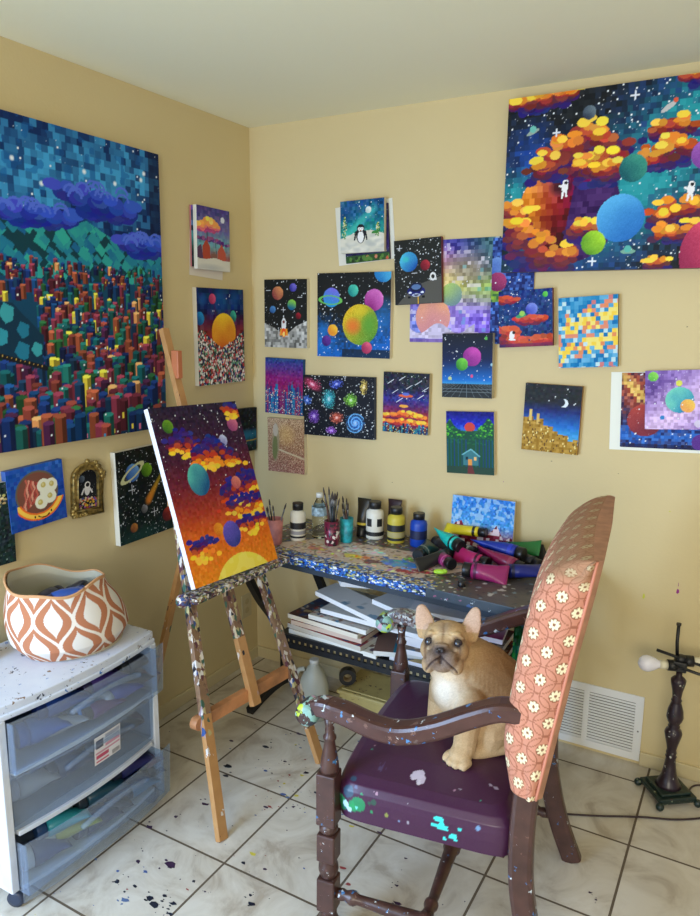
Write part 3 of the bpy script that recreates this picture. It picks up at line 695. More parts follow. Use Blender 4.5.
# two planets over a grid
p = Pic(.203, .247, [(0, (26, 28, 36)), (.4, (22, 34, 76)), (.72, (26, 110, 200)), (.78, (60, 150, 210)), (.785, (34, 40, 44)), (1, (44, 48, 50))], 500, 32)
p.stars(110, p.y < .76, .2); p.ball(.6, .36, .18, (206, 80, 180), (130, 40, 130)); p.ball(.4, .48, .12, (120, 210, 70), (50, 130, 50)); p.ball(.6, .66, .03, (220, 80, 130)); p.ball(.16, .7, .035, (190, 210, 150)); p.ball(.87, .08, .03, (90, 180, 80)); p.ball(.99, .48, .03, (150, 190, 210))
for i in range(-8, 9): p.line(.5+i*.05, .785, .5+i*.16, 1, .006, (110, 120, 126))
for t in (.80, .825, .86, .91, .97): p.line(0, t, 1, t, .006, (110, 120, 126))
canvas('canvas_painting', p, .203, .246, .024, 'canvas of a magenta and a green planet above a dark grid plain', 'painting', (190, 180, 150), **on_back((1.043, 1.463), 1.6, .006))

# yellow and blue mosaic
def ymos(x, y, a, b_):
    d1 = abs(y-(.44-.25*(x-.1)))*9-(b_-.5)*1.3; d2 = abs(y-(.78-.22*(x-.1)))*10-(b_-.5)*1.3
    d = np.minimum(d1, d2); c = np.array((60, 150, 200))+(a[..., None]-.5)*np.array((150, 90, 60))
    c = np.where((a > .82)[..., None], (190, 220, 226), c); c = np.where((b_ > .9)[..., None], (206, 120, 120), c)
    w_ = np.where((a < .45)[..., None], (242, 206, 70), np.where((a < .75)[..., None], (240, 222, 120), (226, 140, 90)))
    return np.where((d < .75)[..., None], w_, np.where(((d < 1.25) & (b_ > .5))[..., None], (226, 140, 110), c))
p = Pic(.203, .25, [(0, (0, 0, 0)), (1, (0, 0, 0))], 500, 35).mosaic(14, ymos)
canvas('canvas_painting', p, .203, .247, .02, 'small mosaic canvas of light blue squares with yellow and coral bands', 'painting', (130, 120, 100), **on_back((1.483, 1.598), 3.8))

# moon and golden city
p = Pic(.207, .25, [(0, (34, 36, 38)), (.25, (34, 36, 40)), (.38, (30, 44, 110)), (.6, (34, 110, 200)), (.8, (70, 170, 220)), (1, (70, 170, 220))], 500, 36).cells(20, 5, 3)
p.stars(60, p.y < .3, .3); p.ell(.7, .26, .075, .075, (226, 234, 240)); p.ell(.655, .25, .065, .07, (34, 38, 52))
top = np.interp(p.x, [0, .15, .3, .5, .7, 1], [.5, .50, .56, .68, .74, .84]); step = np.floor(p.x*11)/11
top = np.interp(step, [0, .15, .3, .5, .7, 1], [.50, .50, .55, .66, .74, .84])+.03*np.sin(step*40)
m = p.y > top; p.mosaic(22, lambda x, y, a, b_: np.array((196, 156, 70))-(a*50)[..., None], m)
p.rect(.10, .38, .15, .55, (220, 190, 110)); p.rect(.24, .44, .29, .6, (210, 176, 96))
R = np.random.RandomState(4)
for _ in range(120):
    x, y = R.rand(), .5+.5*R.rand()
    i, j = int(y*(p.H-1)), int(x*(p.W-1))
    if m[i, j]: p.rect(x, y, x+.02, y+.025, (90, 60, 30) if R.rand() < .7 else (240, 226, 150))
canvas('canvas_painting', p, .207, .25, .02, 'canvas of a crescent moon over a golden block city', 'painting', (150, 110, 60), **on_back((1.374, 1.282), -1.0))

# white paper with two mosaics
p = Pic(.36, .28, [(0, (232, 234, 224)), (1, (234, 236, 226))], 150)
canvas('paper_sheet', p, .40, .275, .0015, 'wide white paper sheet behind the red planet print, by right picture edge', 'paper', (235, 235, 230), **on_back((1.776, 1.332), 2.6))
def redp(x, y, a, b_):
    c = np.array((50, 34, 70))+np.zeros(x.shape+(3,)); k = np.clip(1.3-np.hypot((x-.12)*5, (y-.2)*3.3)+(a-.5), 0, 1)[..., None]; c = c*(1-k)+np.array((170, 80, 60))*k
    k = np.clip(1.2-abs((y-.12)-(x-.05)*1.3)*9+(b_-.5), 0, 1)[..., None]*(x < .45)[..., None]; c = c*(1-k)+np.array((220, 180, 90))*k
    k = np.clip(1.2-abs(y-.84)*6+(a-.5)*1.2, 0, 1)[..., None]; c = c*(1-k)+np.array((40, 100, 190))*k
    return c+((b_-.5)*50)[..., None]
p = Pic(.36, .27, [(0, (0, 0, 0)), (1, (0, 0, 0))], 460, 38).mosaic(34, redp); p.ball(.22, .63, .16, (180, 70, 60), (120, 44, 60), ang=-1.6, dab=8); p.put((p.y > .95), (20, 24, 60), .6); p.stars(90, None, .3); p.ball(.72, .9, .08, (90, 50, 140))
canvas('canvas_print', p, .36, .262, .0015, 'mosaic print of a dull red planet over blue dabs on white paper', 'print', (60, 50, 80), **on_back((1.792, 1.337), 2.6, .0022))
p = Pic(.25, .2, [(0, (0, 0, 0)), (1, (0, 0, 0))], 500, 39).mosaic(24, lambda x, y, a, b_: np.array((150, 120, 196))+(np.clip(1.1-abs((y-.9)+(x-.2)*.9)*1.6, 0, 1)[..., None])*np.array((66, 66, 34))+((a-.5)*60)[..., None]-np.clip(.5-np.hypot(x-.1, y-.3), 0, 1)[..., None]*70)
p.ball(.10, .1, .065, (150, 220, 90), (90, 180, 70)); p.ball(.43, .5, .175, (130, 220, 190), (40, 130, 180), ang=-2.6); p.ball(.42, .22, .04, (220, 220, 90)); p.ball(.53, .6, .09, (244, 200, 90), (236, 160, 90)); p.ball(.22, .8, .03, (50, 130, 200)); p.ball(.66, .9, .05, (210, 200, 226)); p.stars(60, None, .3)
canvas('canvas_painting', p, .254, .2, .018, 'lilac mosaic canvas of a teal and yellow planet, cut by right edge', 'painting', (200, 190, 210), **on_back((1.818, 1.379), 4.0, .005))

# purple skyline
p = Pic(.202, .25, [(0, (34, 76, 130)), (.1, (64, 60, 140)), (.35, (130, 30, 110)), (.6, (150, 30, 90)), (1, (50, 40, 100))], 500, 40).cells(24, 8, 6)
R = np.random.RandomState(6)
for i in range(46):
    x = R.rand(); h_ = .25+.35*R.rand()*(1-.5*abs(x-.4)); w_ = .018+.02*R.rand(); c = [(30, 90, 150), (40, 60, 120), (120, 40, 100), (30, 110, 160), (60, 40, 110)][R.randint(5)]
    p.rect(x-w_, 1-h_, x+w_, 1, c); p.line(x, 1-h_-.06, x, 1-h_, .01, c)
for _ in range(260): p.rect(*(lambda x, y: (x, y, x+.016, y+.014))(R.rand(), .55+.44*R.rand()), [(240, 220, 150), (226, 110, 90), (90, 190, 220), (236, 236, 236)][R.randint(4)])
canvas('canvas_painting', p, .202, .248, .02, 'canvas of blue city towers against a magenta and purple sky', 'painting', (40, 80, 130), **on_back((.184, 1.337), -1.0))

# galaxies
p = Pic(.348, .262, [(0, (28, 30, 36)), (1, (26, 30, 40))], 480, 41); p.stars(420, None, .3)
for x, y, rx, ry, c, a in ((.13, .15, .16, .07, (220, 60, 100), .5), (.48, .13, .1, .06, (50, 70, 200), -.5), (.86, .16, .05, .1, (190, 150, 60), .3), (.37, .38, .1, .14, (50, 180, 210), .2), (.68, .38, .1, .09, (110, 200, 50), 0), (.05, .42, .08, .06, (40, 80, 190), .6), (.15, .68, .09, .10, (110, 60, 200), -.2), (.48, .68, .1, .08, (220, 80, 60), -.2), (.74, .75, .14, .13, (40, 110, 220), 0), (.4, .9, .08, .05, (120, 60, 190), 0)):
    R = np.random.RandomState(int(x*100)); p.glow(x, y, rx, ry, c, a, .85)
    for _ in range(130):
        t = R.rand(); q = R.rand()*6.28; i, j = int((y+ry/p.asp*t*math.sin(q))*(p.H-1)), int((x+rx*t*math.cos(q))*(p.W-1))
        if 0 <= i < p.H and 0 <= j < p.W: p.a[i, j] = np.clip(np.array(c)*1.2+50, 0, 255)
    p.glow(x, y, rx*.3, ry*.3, (240, 240, 250), a, .7)
for k in range(90):
    t = k/90*9; r_ = .012+.013*t
    for q in (0, PI): p.ell(.74+r_*math.cos(t+q), .75+r_*math.sin(t+q)/p.asp, .007, .007, (120, 190, 250), k=.9)
canvas('canvas_painting', p, .35, .262, .02, 'wide black canvas scattered with coloured glowing galaxies', 'painting', (60, 70, 90), **on_back((.465, 1.265), .8))

# meteors
p = Pic(.205, .25, [(0, (34, 36, 40)), (.25, (36, 36, 60)), (.45, (50, 50, 140)), (.6, (110, 40, 90)), (.8, (200, 80, 40)), (1, (60, 40, 60))], 500, 42).cells(22, 10, 8)
p.stars(90, p.y < .45, .2)
for x, y in ((.1, .12), (.35, .06), (.7, .12), (.2, .28), (.5, .2), (.75, .35), (.3, .42), (.85, .22)): p.line(x, y+.07, x+.13, y, .012, (226, 230, 240))
p.ell(.5, .38, .16, .03, (220, 100, 60)); p.ell(.5, .35, .08, .03, (90, 110, 200))
for pts in ([(.1, .72), (.5, .66), (.9, .72)], [(0, .82), (.5, .8), (1, .82)]): p.cloud(pts, .2, .14, [(246, 200, 70), (236, 130, 50), (190, 60, 50), (110, 30, 70)], 90, .05)
p.ell(.46, .55, .1, .03, (240, 170, 70))
R = np.random.RandomState(4)
for i in range(24): x = R.rand(); h_ = .05+.12*R.rand(); p.rect(x, 1-h_, x+.05, 1, [(30, 70, 120), (26, 36, 60), (40, 120, 140)][i % 3])
for _ in range(70): p.rect(*(lambda x, y: (x, y, x+.015, y+.012))(R.rand(), .85+.14*R.rand()), [(240, 220, 120), (90, 200, 220)][R.randint(2)])
canvas('canvas_painting', p, .205, .247, .02, 'canvas of white meteors above fiery clouds and a blue skyline', 'painting', (200, 186, 150), **on_back((.783, 1.301), -.3))

# sandy glitter
p = Pic(.2, .25, [(0, (170, 140, 110)), (.5, (150, 110, 80)), (1, (150, 100, 90))], 520, 43)
p.a = np.clip(p.a+p.R.randn(p.H, p.W, 1)*34, 0, 255); p.put(p.R.rand(p.H, p.W) > .9, (226, 206, 170)); p.put(p.R.rand(p.H, p.W) > .93, (110, 50, 60)); p.glow(.5, .3, .3, .3, (216, 180, 110), k=.5)
p.line(.3, .58, 1, .72, .04, (196, 180, 150)); p.ell(.22, .45, .1, .45, (150, 140, 110), .05, .8); p.ell(.2, .55, .07, .28, (96, 110, 60), .05, .7); p.ell(.22, .22, .07, .15, (200, 190, 180), 0, .6)
canvas('canvas_painting', p, .199, .246, .02, 'sandy speckled canvas with a pale green streak, nearest the corner above desk', 'painting', (216, 206, 180), **on_back((.193, 1.070), .6))

# forest cabin
p = Pic(.196, .25, [(0, (14, 14, 110)), (.2, (26, 40, 190)), (.3, (50, 110, 210)), (.32, (30, 90, 60)), (.6, (24, 60, 70)), (1, (20, 60, 60))], 500, 44).cells(22, 8, 5)
p.ell(.5, .25, .11, .1, (206, 70, 60)); R = np.random.RandomState(5)
topf = np.interp(p.x, [0, .08, .2, .35, .65, .8, .88, 1], [.2, .12, .26, .32, .30, .18, .1, .2]); p.put(p.y > topf, (28, 80, 56))
for _ in range(420):
    x, y = R.rand(), .1+.42*R.rand()
    if y < np.interp(x, [0, .08, .2, .35, .65, .8, .88, 1], [.2, .12, .26, .32, .30, .18, .1, .2]): continue
    p.ell(x, y, .022, .018, [(50, 140, 50), (90, 190, 50), (30, 100, 60), (24, 76, 60)][R.randint(4) if y < .4 else 2+R.randint(2)])
for x in (.03, .1, .17, .25, .33, .42, .62, .7, .78, .84, .9, .96): p.line(x, .45, x, .9, .02, (24, 56+R.randint(40), 100+R.randint(30)))
p.poly([(.36, .86), (.36, .68), (.52, .6), (.68, .70), (.68, .86)], (60, 120, 130)); p.line(.34, .69, .52, .6, .025, (110, 180, 190)); p.line(.52, .6, .7, .71, .025, (110, 180, 190)); p.rect(.46, .76, .54, .86, (226, 150, 70)); p.rect(.58, .72, .63, .78, (240, 190, 120)); p.rect(.41, .72, .46, .77, (20, 50, 60))
p.put(p.y > .88, (40, 70, 56)); p.poly([(.46, .86), (.54, .86), (.6, 1), (.44, 1)], (110, 50, 50))
canvas('canvas_painting', p, .196, .247, .02, 'canvas of a blue cabin in a dark green forest under a red moon', 'painting', (214, 200, 170), **on_back((1.064, 1.163), 3))

# large space and fire cloud canvas, top right
w_, h_ = .914, .588
p = Pic(w_, h_, [(0, (26, 30, 30)), (1, (26, 30, 40))], 380, 50)
f = lambda X, Y: ((X-50)/(650)*.69, (Y-133+.138*(X-62)*(1-(Y-133)/560)-.0*(X))/(572+.10*(X-62)*1.0))
def spc(x, y, a, b_):
    k = np.clip(1.25-abs((x-.52)*.9+(y-.5)*.55)*4.2+(a-.5)*.6, 0, 1)[..., None]; k *= np.clip(1.8-abs(y-.42)*2.6, 0, 1)[..., None]
    c = np.array((26, 30, 34))*(1-k)+np.array((36, 150, 160))*k
    k2 = np.clip(1.1-abs((x-.50)+(y-.5)*.5)*3+(b_-.5)*.5, 0, 1)[..., None]*(1-k); c = c*(1-k2)+np.array((24, 70, 150))*k2
    k3 = np.clip(1.1-np.hypot((x-.1)*7, (y-.35)*4)+(a-.5)*.4, 0, 1)[..., None]; c = c*(1-k3)+np.array((24, 70, 160))*k3
    k4 = np.clip(1.1-np.hypot((x-.04)*12, (y-.55)*6)+(a-.5)*.4, 0, 1)[..., None]; c = c*(1-k4)+np.array((40, 150, 160))*k4
    return c+((b_-.5)*16)[..., None]
p.mosaic(52, spc, jit=.8); p.stars(900, None, .3)
# big burning planet
p.ball(.25, .66, .19, (206, 96, 84), (70, 30, 90), ang=-2.6, dab=16); m = p.emask(.25, .66, .19) < 1
p.mosaic(46, lambda x, y, a, b_: np.array((186, 84, 60))+np.clip((.16-x)*9, -1, .5)[..., None]*np.array((80, 110, -10))+np.clip((.45-y)*4, -1, 1)[..., None]*np.array((10, 20, 60))-np.clip((y-.62)*3, 0, 1)[..., None]*np.array((90, 40, -10))+((a-.5)*60)[..., None], m & (p.x < .30-.2*(p.y-.62)))
p.mosaic(46, lambda x, y, a, b_: np.array((60, 26, 90))+((a-.5)*40)[..., None], m & (p.x > .26-.1*(p.y-.6)) & (p.y > .5))
p.glow(.22, .52, .05, .04, (50, 20, 30), k=.9)
for pts, ww, hh, n_, d_ in (([(.0, .03), (.12, .02), (.25, .0)], .12, .11, 130, .024), ([(.13, .42), (.22, .30), (.30, .22), (.38, .30)], .12, .26, 240, .026), ([(.28, .42), (.34, .40), (.40, .36)], .1, .20, 120, .022), ([(.34, .45), (.43, .43)], .08, .14, 70, .022),
                            ([(.02, .62), (.05, .66), (.10, .72)], .08, .26, 120, .022), ([(.0, .72), (.10, .80), (.16, .86), (.26, .92)], .14, .34, 240, .024), ([(.27, .75), (.35, .76)], .08, .16, 70, .022),
                            ([(.53, .27), (.60, .22), (.66, .26)], .1, .14, 90, .02), ([(.51, .42), (.58, .34), (.67, .36)], .1, .18, 130, .022), ([(.56, .72), (.63, .66), (.8, .68)], .14, .16, 150, .022), ([(.60, .82), (.66, .78), (.8, .8)], .12, .12, 120, .02), ([(.55, .965), (.60, .96)], .06, .09, 40, .018), ([(.62, .0), (.75, .0), (.9, .05)], .1, .10, 120, .024), ([(.8, .4), (.95, .5)], .1, .3, 140, .024)):
    p.cloud(pts, ww, hh, [(250, 210, 66), (226, 140, 46), (190, 84, 42), (140, 48, 44), (110, 36, 50), (84, 30, 70), (54, 30, 100), (36, 36, 110)], int(n_*.8), d_*.85, seed=int(pts[0][0]*97)+n_)
p.ball(.472, .45, .048, (60, 150, 130), (20, 90, 100)); p.ball(.440, .715, .084, (90, 180, 236), (36, 110, 190), ang=-2.3, dab=8); p.ball(.350, .845, .044, (170, 220, 50), (90, 150, 40)); p.ball(.305, .13, .024, (110, 130, 140), (50, 60, 80))
p.ball(.74, .93, .09, (226, 80, 110), (150, 40, 80), ry=.12); p.ball(.71, .41, .05, (190, 120, 210), (120, 60, 150))
p.ell(.10, .20, .026, .008, (150, 170, 160), -.4); p.ell(.10, .185, .013, .012, (110, 190, 180)); p.ell(.475, .9, .026, .009, (120, 170, 150)); p.ell(.475, .885, .013, .012, (90, 180, 170)); p.ell(.575, .15, .03, .009, (190, 190, 190), -.6); p.ell(.595, .12, .008, .008, (220, 90, 60))
for x, y in ((.232, .525), (.668, .585)):
    p.ell(x, y, .012, .018, (236, 236, 240)); p.ell(x+.002, y-.025, .011, .011, (236, 236, 240)); p.ell(x+.004, y-.025, .007, .006, (30, 30, 36)); p.line(x-.006, y+.03, x-.008, y+.055, .008, (236, 236, 240)); p.line(x+.006, y+.03, x+.007, y+.05, .008, (236, 236, 240)); p.line(x, y, x-.02, y-.01, .007, (236, 236, 240))
p.sparkle(.19, .22, .012); p.sparkle(.46, .07, .014); p.sparkle(.35, .95, .014)
canvas('canvas_painting', p, w_, h_, .038, 'huge canvas of burning orange clouds, blue planet and astronauts, highest on back wall', 'painting', (120, 90, 80), **on_back((1.162+w_/2+.004, 2.101), 0.0, .0065))

# sky painting standing on the desk
p = Pic(.254, .2, [(0, (40, 120, 210)), (.5, (70, 150, 220)), (.8, (160, 90, 120)), (1, (120, 30, 60))], 520, 51).cells(34, 16, 6)
p.put((p.smooth(22)*.6+p.smooth(9)*.4 > .56) & (p.y < .7), (190, 214, 236), .6)
top = np.interp(p.x, [0, .08, .17, .28, .36, .48, .52, .62, .74, .86, .95, 1], [.66, .52, .48, .74, .70, .62, .76, .68, .50, .78, .70, .72])
p.mosaic(20, lambda x, y, a, b_: np.where((a > .72)[..., None], (226, 206, 214), np.array((150, 50, 76))-(b_*60)[..., None]), p.y > top)
canvas('canvas_painting', p, .254, .203, .018, 'small canvas of pink peaks under a blue sky, leaning on the wall at the desk', 'painting', (206, 190, 150), loc=(1.136, -.030, .8505), rot=(-.12, -.015, 0))
# ------------------------------------------------------------------ easel with its painting
PAL = [(214, 210, 206), (50, 80, 140), (34, 34, 44), (196, 180, 150), (180, 170, 120), (90, 50, 60), (214, 206, 196), (60, 96, 80), (160, 140, 150), (110, 80, 60)]
wood = (196, 150, 96)
ew = splatmat('easel_wood', wood, PAL, .12, 75, 9, .5, .45, (170, 120, 70))
ewd = splatmat('easel_wood_painted', (150, 120, 90), PAL, .45, 90, 7, .45, .5, (110, 80, 60))
tray_m = splatmat('tray_crust', (90, 80, 70), PAL+[(120, 120, 60), (60, 40, 50)], .85, 120, 14, .4)
ez = thing('easel', 'tall wooden three legged easel crusted with paint, left of the desk', 'easel', (.70, -.85, 0))
E0 = Vector((.70, -.85, 0))
def bar(mb, a, b_, wx, wy, up, mi=0):
    a, b_ = Vector(a)-E0, Vector(b_)-E0
    mb.tube([a, b_], [(wx, wy), (wx, wy)], sec=[(-1, -1), (1, -1), (1, 1), (-1, 1)], up=up, smooth=False, mi=mi)
fwd = Vector((1, -.06, .3)).normalized()
def leg(a, b_, cut, name='leg', wx=.019, wy=.010):
    """lower painted/unpainted wood; the part above the cut is crusted"""
    mb = MB(); a, b_ = Vector(a), Vector(b_); c = a.lerp(b_, cut)
    bar(mb, a, c, wx, wy, fwd, 0); bar(mb, c, b_, wx*1.005, wy*1.005, fwd, 1)
    return mb.build(name, [ew, ewd], ez, bevel=.0015)
leg((.684, -1.108, 0), (.308, -.870, 1.10), .33)
leg((.735, -.595, 0), (.405, -.570, .79), .16)
leg((.035, -.805, 0), (.245, -.60, 1.20), .95, wx=.013, wy=.010)
mb = MB(); c = Vector((.600, -.810, .30)); d = Vector((.13, -.70, 1.595)); e_ = c.lerp(d, .32); bar(mb, c, e_.lerp(c, .45), .020, .011, fwd, 0); bar(mb, e_.lerp(c, .45), e_, .0202, .0112, fwd, 1); bar(mb, e_, d, .016, .011, fwd, 0)
mb.build('mast', [ew, ewd], ez, bevel=.0015)
mb = MB(); bar(mb, (.548, -1.055, .34), (.585, -.600, .33), .013, .022, (0, 0, 1)); mb.lathe([(.022, -.0135), (.022, .0135)], Matrix.Translation(Vector((.548, -1.055, .34))-E0) @ Matrix.Rotation(PI/2, 4, 'Y'), 20)
mb.build('crossbar', [mat('crossbar_wood', (186, 128, 84), .5, noise=.15, nscale=12)], ez, bevel=.001)
mb = MB(); bar(mb, (.318, -.90, 1.02), (.330, -.64, 1.02), .012, .02, (0, 0, 1)); mb.build('top_crossbar', [ew], ez)
# paint tray under the canvas
mb = MB(); bar(mb, (.480, -1.005, .733), (.522, -.53, .748), .040, .011, (0, 0, 1))
mb.build('tray', [tray_m], ez, bevel=.003)
mb = MB(); mb.ball(Vector((.472, -1.02, .733))-E0, (.022, .024, .024), 14); mb.build('tray_knob', [splatmat('knob_crust', (70, 80, 130), PAL, .7, 110, 14, .4)], ez)
mb = MB(); mb.box(-.02, .012, -.012, .012, 0, .10, .003, T(.205, -.715, 1.42)@Matrix.Translation(-E0)); 
mb.build('clamp', [mat('clamp_wood', (186, 110, 70), .5)], ez)

w_, h_ = .42, .609
p = Pic(w_, h_, [(0, (44, 34, 56)), (.25, (60, 28, 56)), (.45, (110, 34, 52)), (.62, (170, 60, 40)), (.75, (222, 104, 30)), (1, (236, 140, 30))], 420, 60)
p.cells(46, 6, 4); p.stars(330, p.y < .5, .25)
p.ball(.155, .11, .055, (120, 170, 40), (60, 110, 40)); p.ball(.885, .14, .065, (220, 120, 150), (150, 70, 120)); p.ball(.72, .23, .05, (200, 210, 240), (120, 120, 190))
FB = [(40, 44, 140), (60, 34, 120), (110, 34, 70), (196, 70, 40), (240, 140, 40), (250, 206, 60)]
for pts, ww, hh, n_ in (([(.15, .22), (.28, .18), (.38, .26)], .2, .16, 90), ([(.38, .30), (.55, .26), (.82, .34)], .2, .20, 190), ([(.84, .03), (.97, .06)], .12, .10, 50), ([(.62, .56), (.78, .50), (1.0, .50)], .2, .22, 170), ([(.58, .62), (.8, .62), (1.0, .62)], .2, .16, 110), ([(.1, .80), (.25, .80)], .2, .14, 70), ([(.62, .74), (.95, .73)], .2, .12, 90)):
    p.cloud(pts, ww, hh, FB, n_, .028, seed=n_, rev=False, bias=1.25)
p.ball(.33, .43, .115, (90, 190, 180), (30, 90, 140), ang=-2.4, ry=.135); p.ball(.74, .49, .055, (230, 140, 120), (180, 80, 90)); p.ball(.40, .73, .055, (236, 160, 40), (210, 110, 30)); p.ball(.535, .775, .1, (110, 90, 200), (50, 60, 140), ang=-2.0, ry=.11)
p.a = np.where((p.emask(.56, 1.12, .36, .33) < 1)[..., None], np.array((240, 224, 80))-((p.y-.85)*120)[..., None]*np.array((0, .3, 0)), p.a); e = p.emask(.56, 1.12, .36, .33); p.put((e < 1) & (p.smooth(18) > .6), (248, 234, 130), .4)
rz, le, ro = -.062, .354, -.031
nh = Vector((math.cos(rz), math.sin(rz), 0)); wd = Vector((-math.sin(rz), math.cos(rz), 0)); up = -math.sin(le)*nh+math.cos(le)*Vector((0, 0, 1)); nn = wd.cross(up)
a_ = math.cos(ro)*wd+math.sin(ro)*up; b2 = -math.sin(ro)*wd+math.cos(ro)*up
bot = Vector((.5192, -.7838, .7649)); th = .020
M = Matrix((a_, -nn, b2)).transposed().to_4x4(); ctr = bot+b2*h_/2-nn*th
canvas('canvas_painting', p, w_, h_, th, 'canvas on the easel with fiery clouds, planets and a yellow sun below', 'painting', (228, 230, 240), loc=ctr, rot=M.to_euler())

# ------------------------------------------------------------------ desk
black = mat('black_metal', (30, 31, 34), .4, .3); rail = mat('slate_rail', (52, 62, 74), .45, .1)
dk = thing('desk', 'black metal framed drafting desk with paint covered top and shelf', 'desk', (.92, -.27, 0))
D0 = Vector((.92, -.27, 0))
c4 = [(.245, -.470), (1.56, -.562), (1.56, -.02), (.29, -.02)]
W_, H_ = 1.32, .5
p = Pic(W_, H_, [(0, (84, 80, 74)), (1, (84, 76, 72))], 330, 70)
p.a = p.a+p.smooth(30)[..., None]*16-8
R = np.random.RandomState(8)
DP = [(40, 40, 44), (200, 196, 180), (50, 90, 160), (150, 60, 60), (190, 170, 70), (110, 60, 100), (60, 110, 80), (226, 226, 220), (90, 60, 40), (30, 60, 120)]
for _ in range(2200):
    x, y = R.rand()**1.3*.75, R.rand(); p.ell(x, y, .0025+.004*R.rand(), .0025+.003*R.rand(), DP[R.randint(len(DP))], R.rand()*3)
# y: 0 = wall edge, 1 = front edge in this raster
p.poly([(.10, .82), (.20, .42), (.60, .36), (.72, .48), (.60, .93), (.40, .95)], (206, 186, 172))
for _ in range(700):
    x, y = .16+R.rand()*.50, .40+R.rand()*.52
    p.ell(x, y, .003+.008*R.rand(), .002+.004*R.rand(), [(214, 206, 196), (190, 160, 140), (226, 216, 200), (150, 110, 90), (210, 196, 120), (90, 80, 110), (196, 130, 110), (120, 120, 90)][R.randint(8)], R.rand()*3, .85)
for x, y, rx, ry, c in ((.52, .66, .055, .022, (50, 130, 210)), (.50, .70, .04, .02, (90, 160, 220)), (.37, .72, .03, .016, (226, 206, 80)), (.34, .58, .03, .02, (222, 222, 220)), (.41, .56, .035, .02, (226, 226, 222)), (.44, .76, .022, .018, (110, 60, 50)), (.41, .70, .012, .01, (226, 130, 60)), (.53, .55, .02, .012, (130, 170, 60)), (.24, .72, .03, .02, (206, 140, 100)), (.56, .80, .03, .01, (150, 40, 70)), (.60, .74, .03, .01, (150, 40, 70)), (.64, .66, .02, .01, (160, 50, 80)), (.48, .85, .05, .02, (196, 190, 180))):
    p.ell(x, y, rx, ry, c); 
    for _ in range(14): p.ell(x+R.randn()*rx*.7, y+R.randn()*ry*1.8, rx*.25, ry*.3, np.clip(np.array(c)+R.randn(3)*30, 0, 255), R.rand()*3)
for _ in range(1500):
    x, y = R.rand()*.68, .88+R.rand()*.12; p.ell(x, y, .003+.006*R.rand(), .002+.003*R.rand(), [(40, 80, 170), (220, 224, 230), (60, 130, 200), (30, 34, 60), (200, 190, 90), (80, 50, 80)][R.randint(6)], R.rand()*3)
for _ in range(160):
    x, y = .62+R.rand()*.38, .3+R.rand()*.7; p.ell(x, y, .003+.010*R.rand()**2, .002+.004*R.rand(), [(120, 140, 150), (50, 50, 54), (190, 190, 186), (60, 70, 90)][R.randint(4)], R.rand()*3)
gy, gx = np.meshgrid(np.linspace(0, 1, p.H), np.linspace(0, 1, p.W), indexing='ij')
FL, FR, BR, BL = [np.array(c) for c in c4]
xy = (BL[None, None]*((1-gx)*(1-gy))[..., None]+BR[None, None]*(gx*(1-gy))[..., None]+FL[None, None]*((1-gx)*gy)[..., None]+FR[None, None]*(gx*gy)[..., None])-np.array([D0.x, D0.y])
P3 = np.dstack([xy, np.full(gx.shape, .745)])
me = gridmesh('desk_top', P3[:, ::-1], p.a[:, ::-1], False)
link_mesh('desk_top', me, attrmat('desk_pigment', .38, .5, .25), dk)
# crusted slab below the painted face
mb = MB(); poly = [(x-D0.x, y-D0.y) for x, y in c4]
q1 = (poly[0][0]+(poly[1][0]-poly[0][0])*.66, poly[0][1]+(poly[1][1]-poly[0][1])*.66); q2 = (q1[0], poly[2][1])
mb.prism([poly[0], q1, q2, poly[3]], .710, .7445); mb.prism([q1, poly[1], poly[2], q2], .710, .7445, mi=1)
edge_m = splatmat('desk_edge_crust', (30, 70, 140), [(220, 226, 236), (36, 84, 180), (24, 40, 90), (70, 130, 200), (30, 100, 190), (170, 170, 110), (30, 34, 54), (34, 76, 160), (60, 90, 60)], .8, 105, 12, .35, 1.8)
sl = mb.build('desk_slab', [edge_m, splatmat('desk_edge_slate', (66, 78, 88), [(190, 196, 200), (60, 90, 140), (40, 44, 50), (150, 90, 120)], .10, 110, 12, .4, base2=(48, 58, 70))], dk, bevel=.002)
mb = MB()
fl, fr = Vector((poly[0][0]+.02, poly[0][1]+.05, .695)), Vector((poly[1][0]-.02, poly[1][1]+.05, .695))
mb.tube([fl, fr], [(.010, .022)]*2, sec=[(-1, -1), (1, -1), (1, 1), (-1, 1)], smooth=False)
mb.tube([Vector((poly[3][0]+.02, poly[3][1]-.03, .70)), Vector((poly[2][0]-.02, poly[2][1]-.03, .70))], [(.010, .022)]*2, sec=[(-1, -1), (1, -1), (1, 1), (-1, 1)], smooth=False)
mb.build('desk_rail', rail, dk)
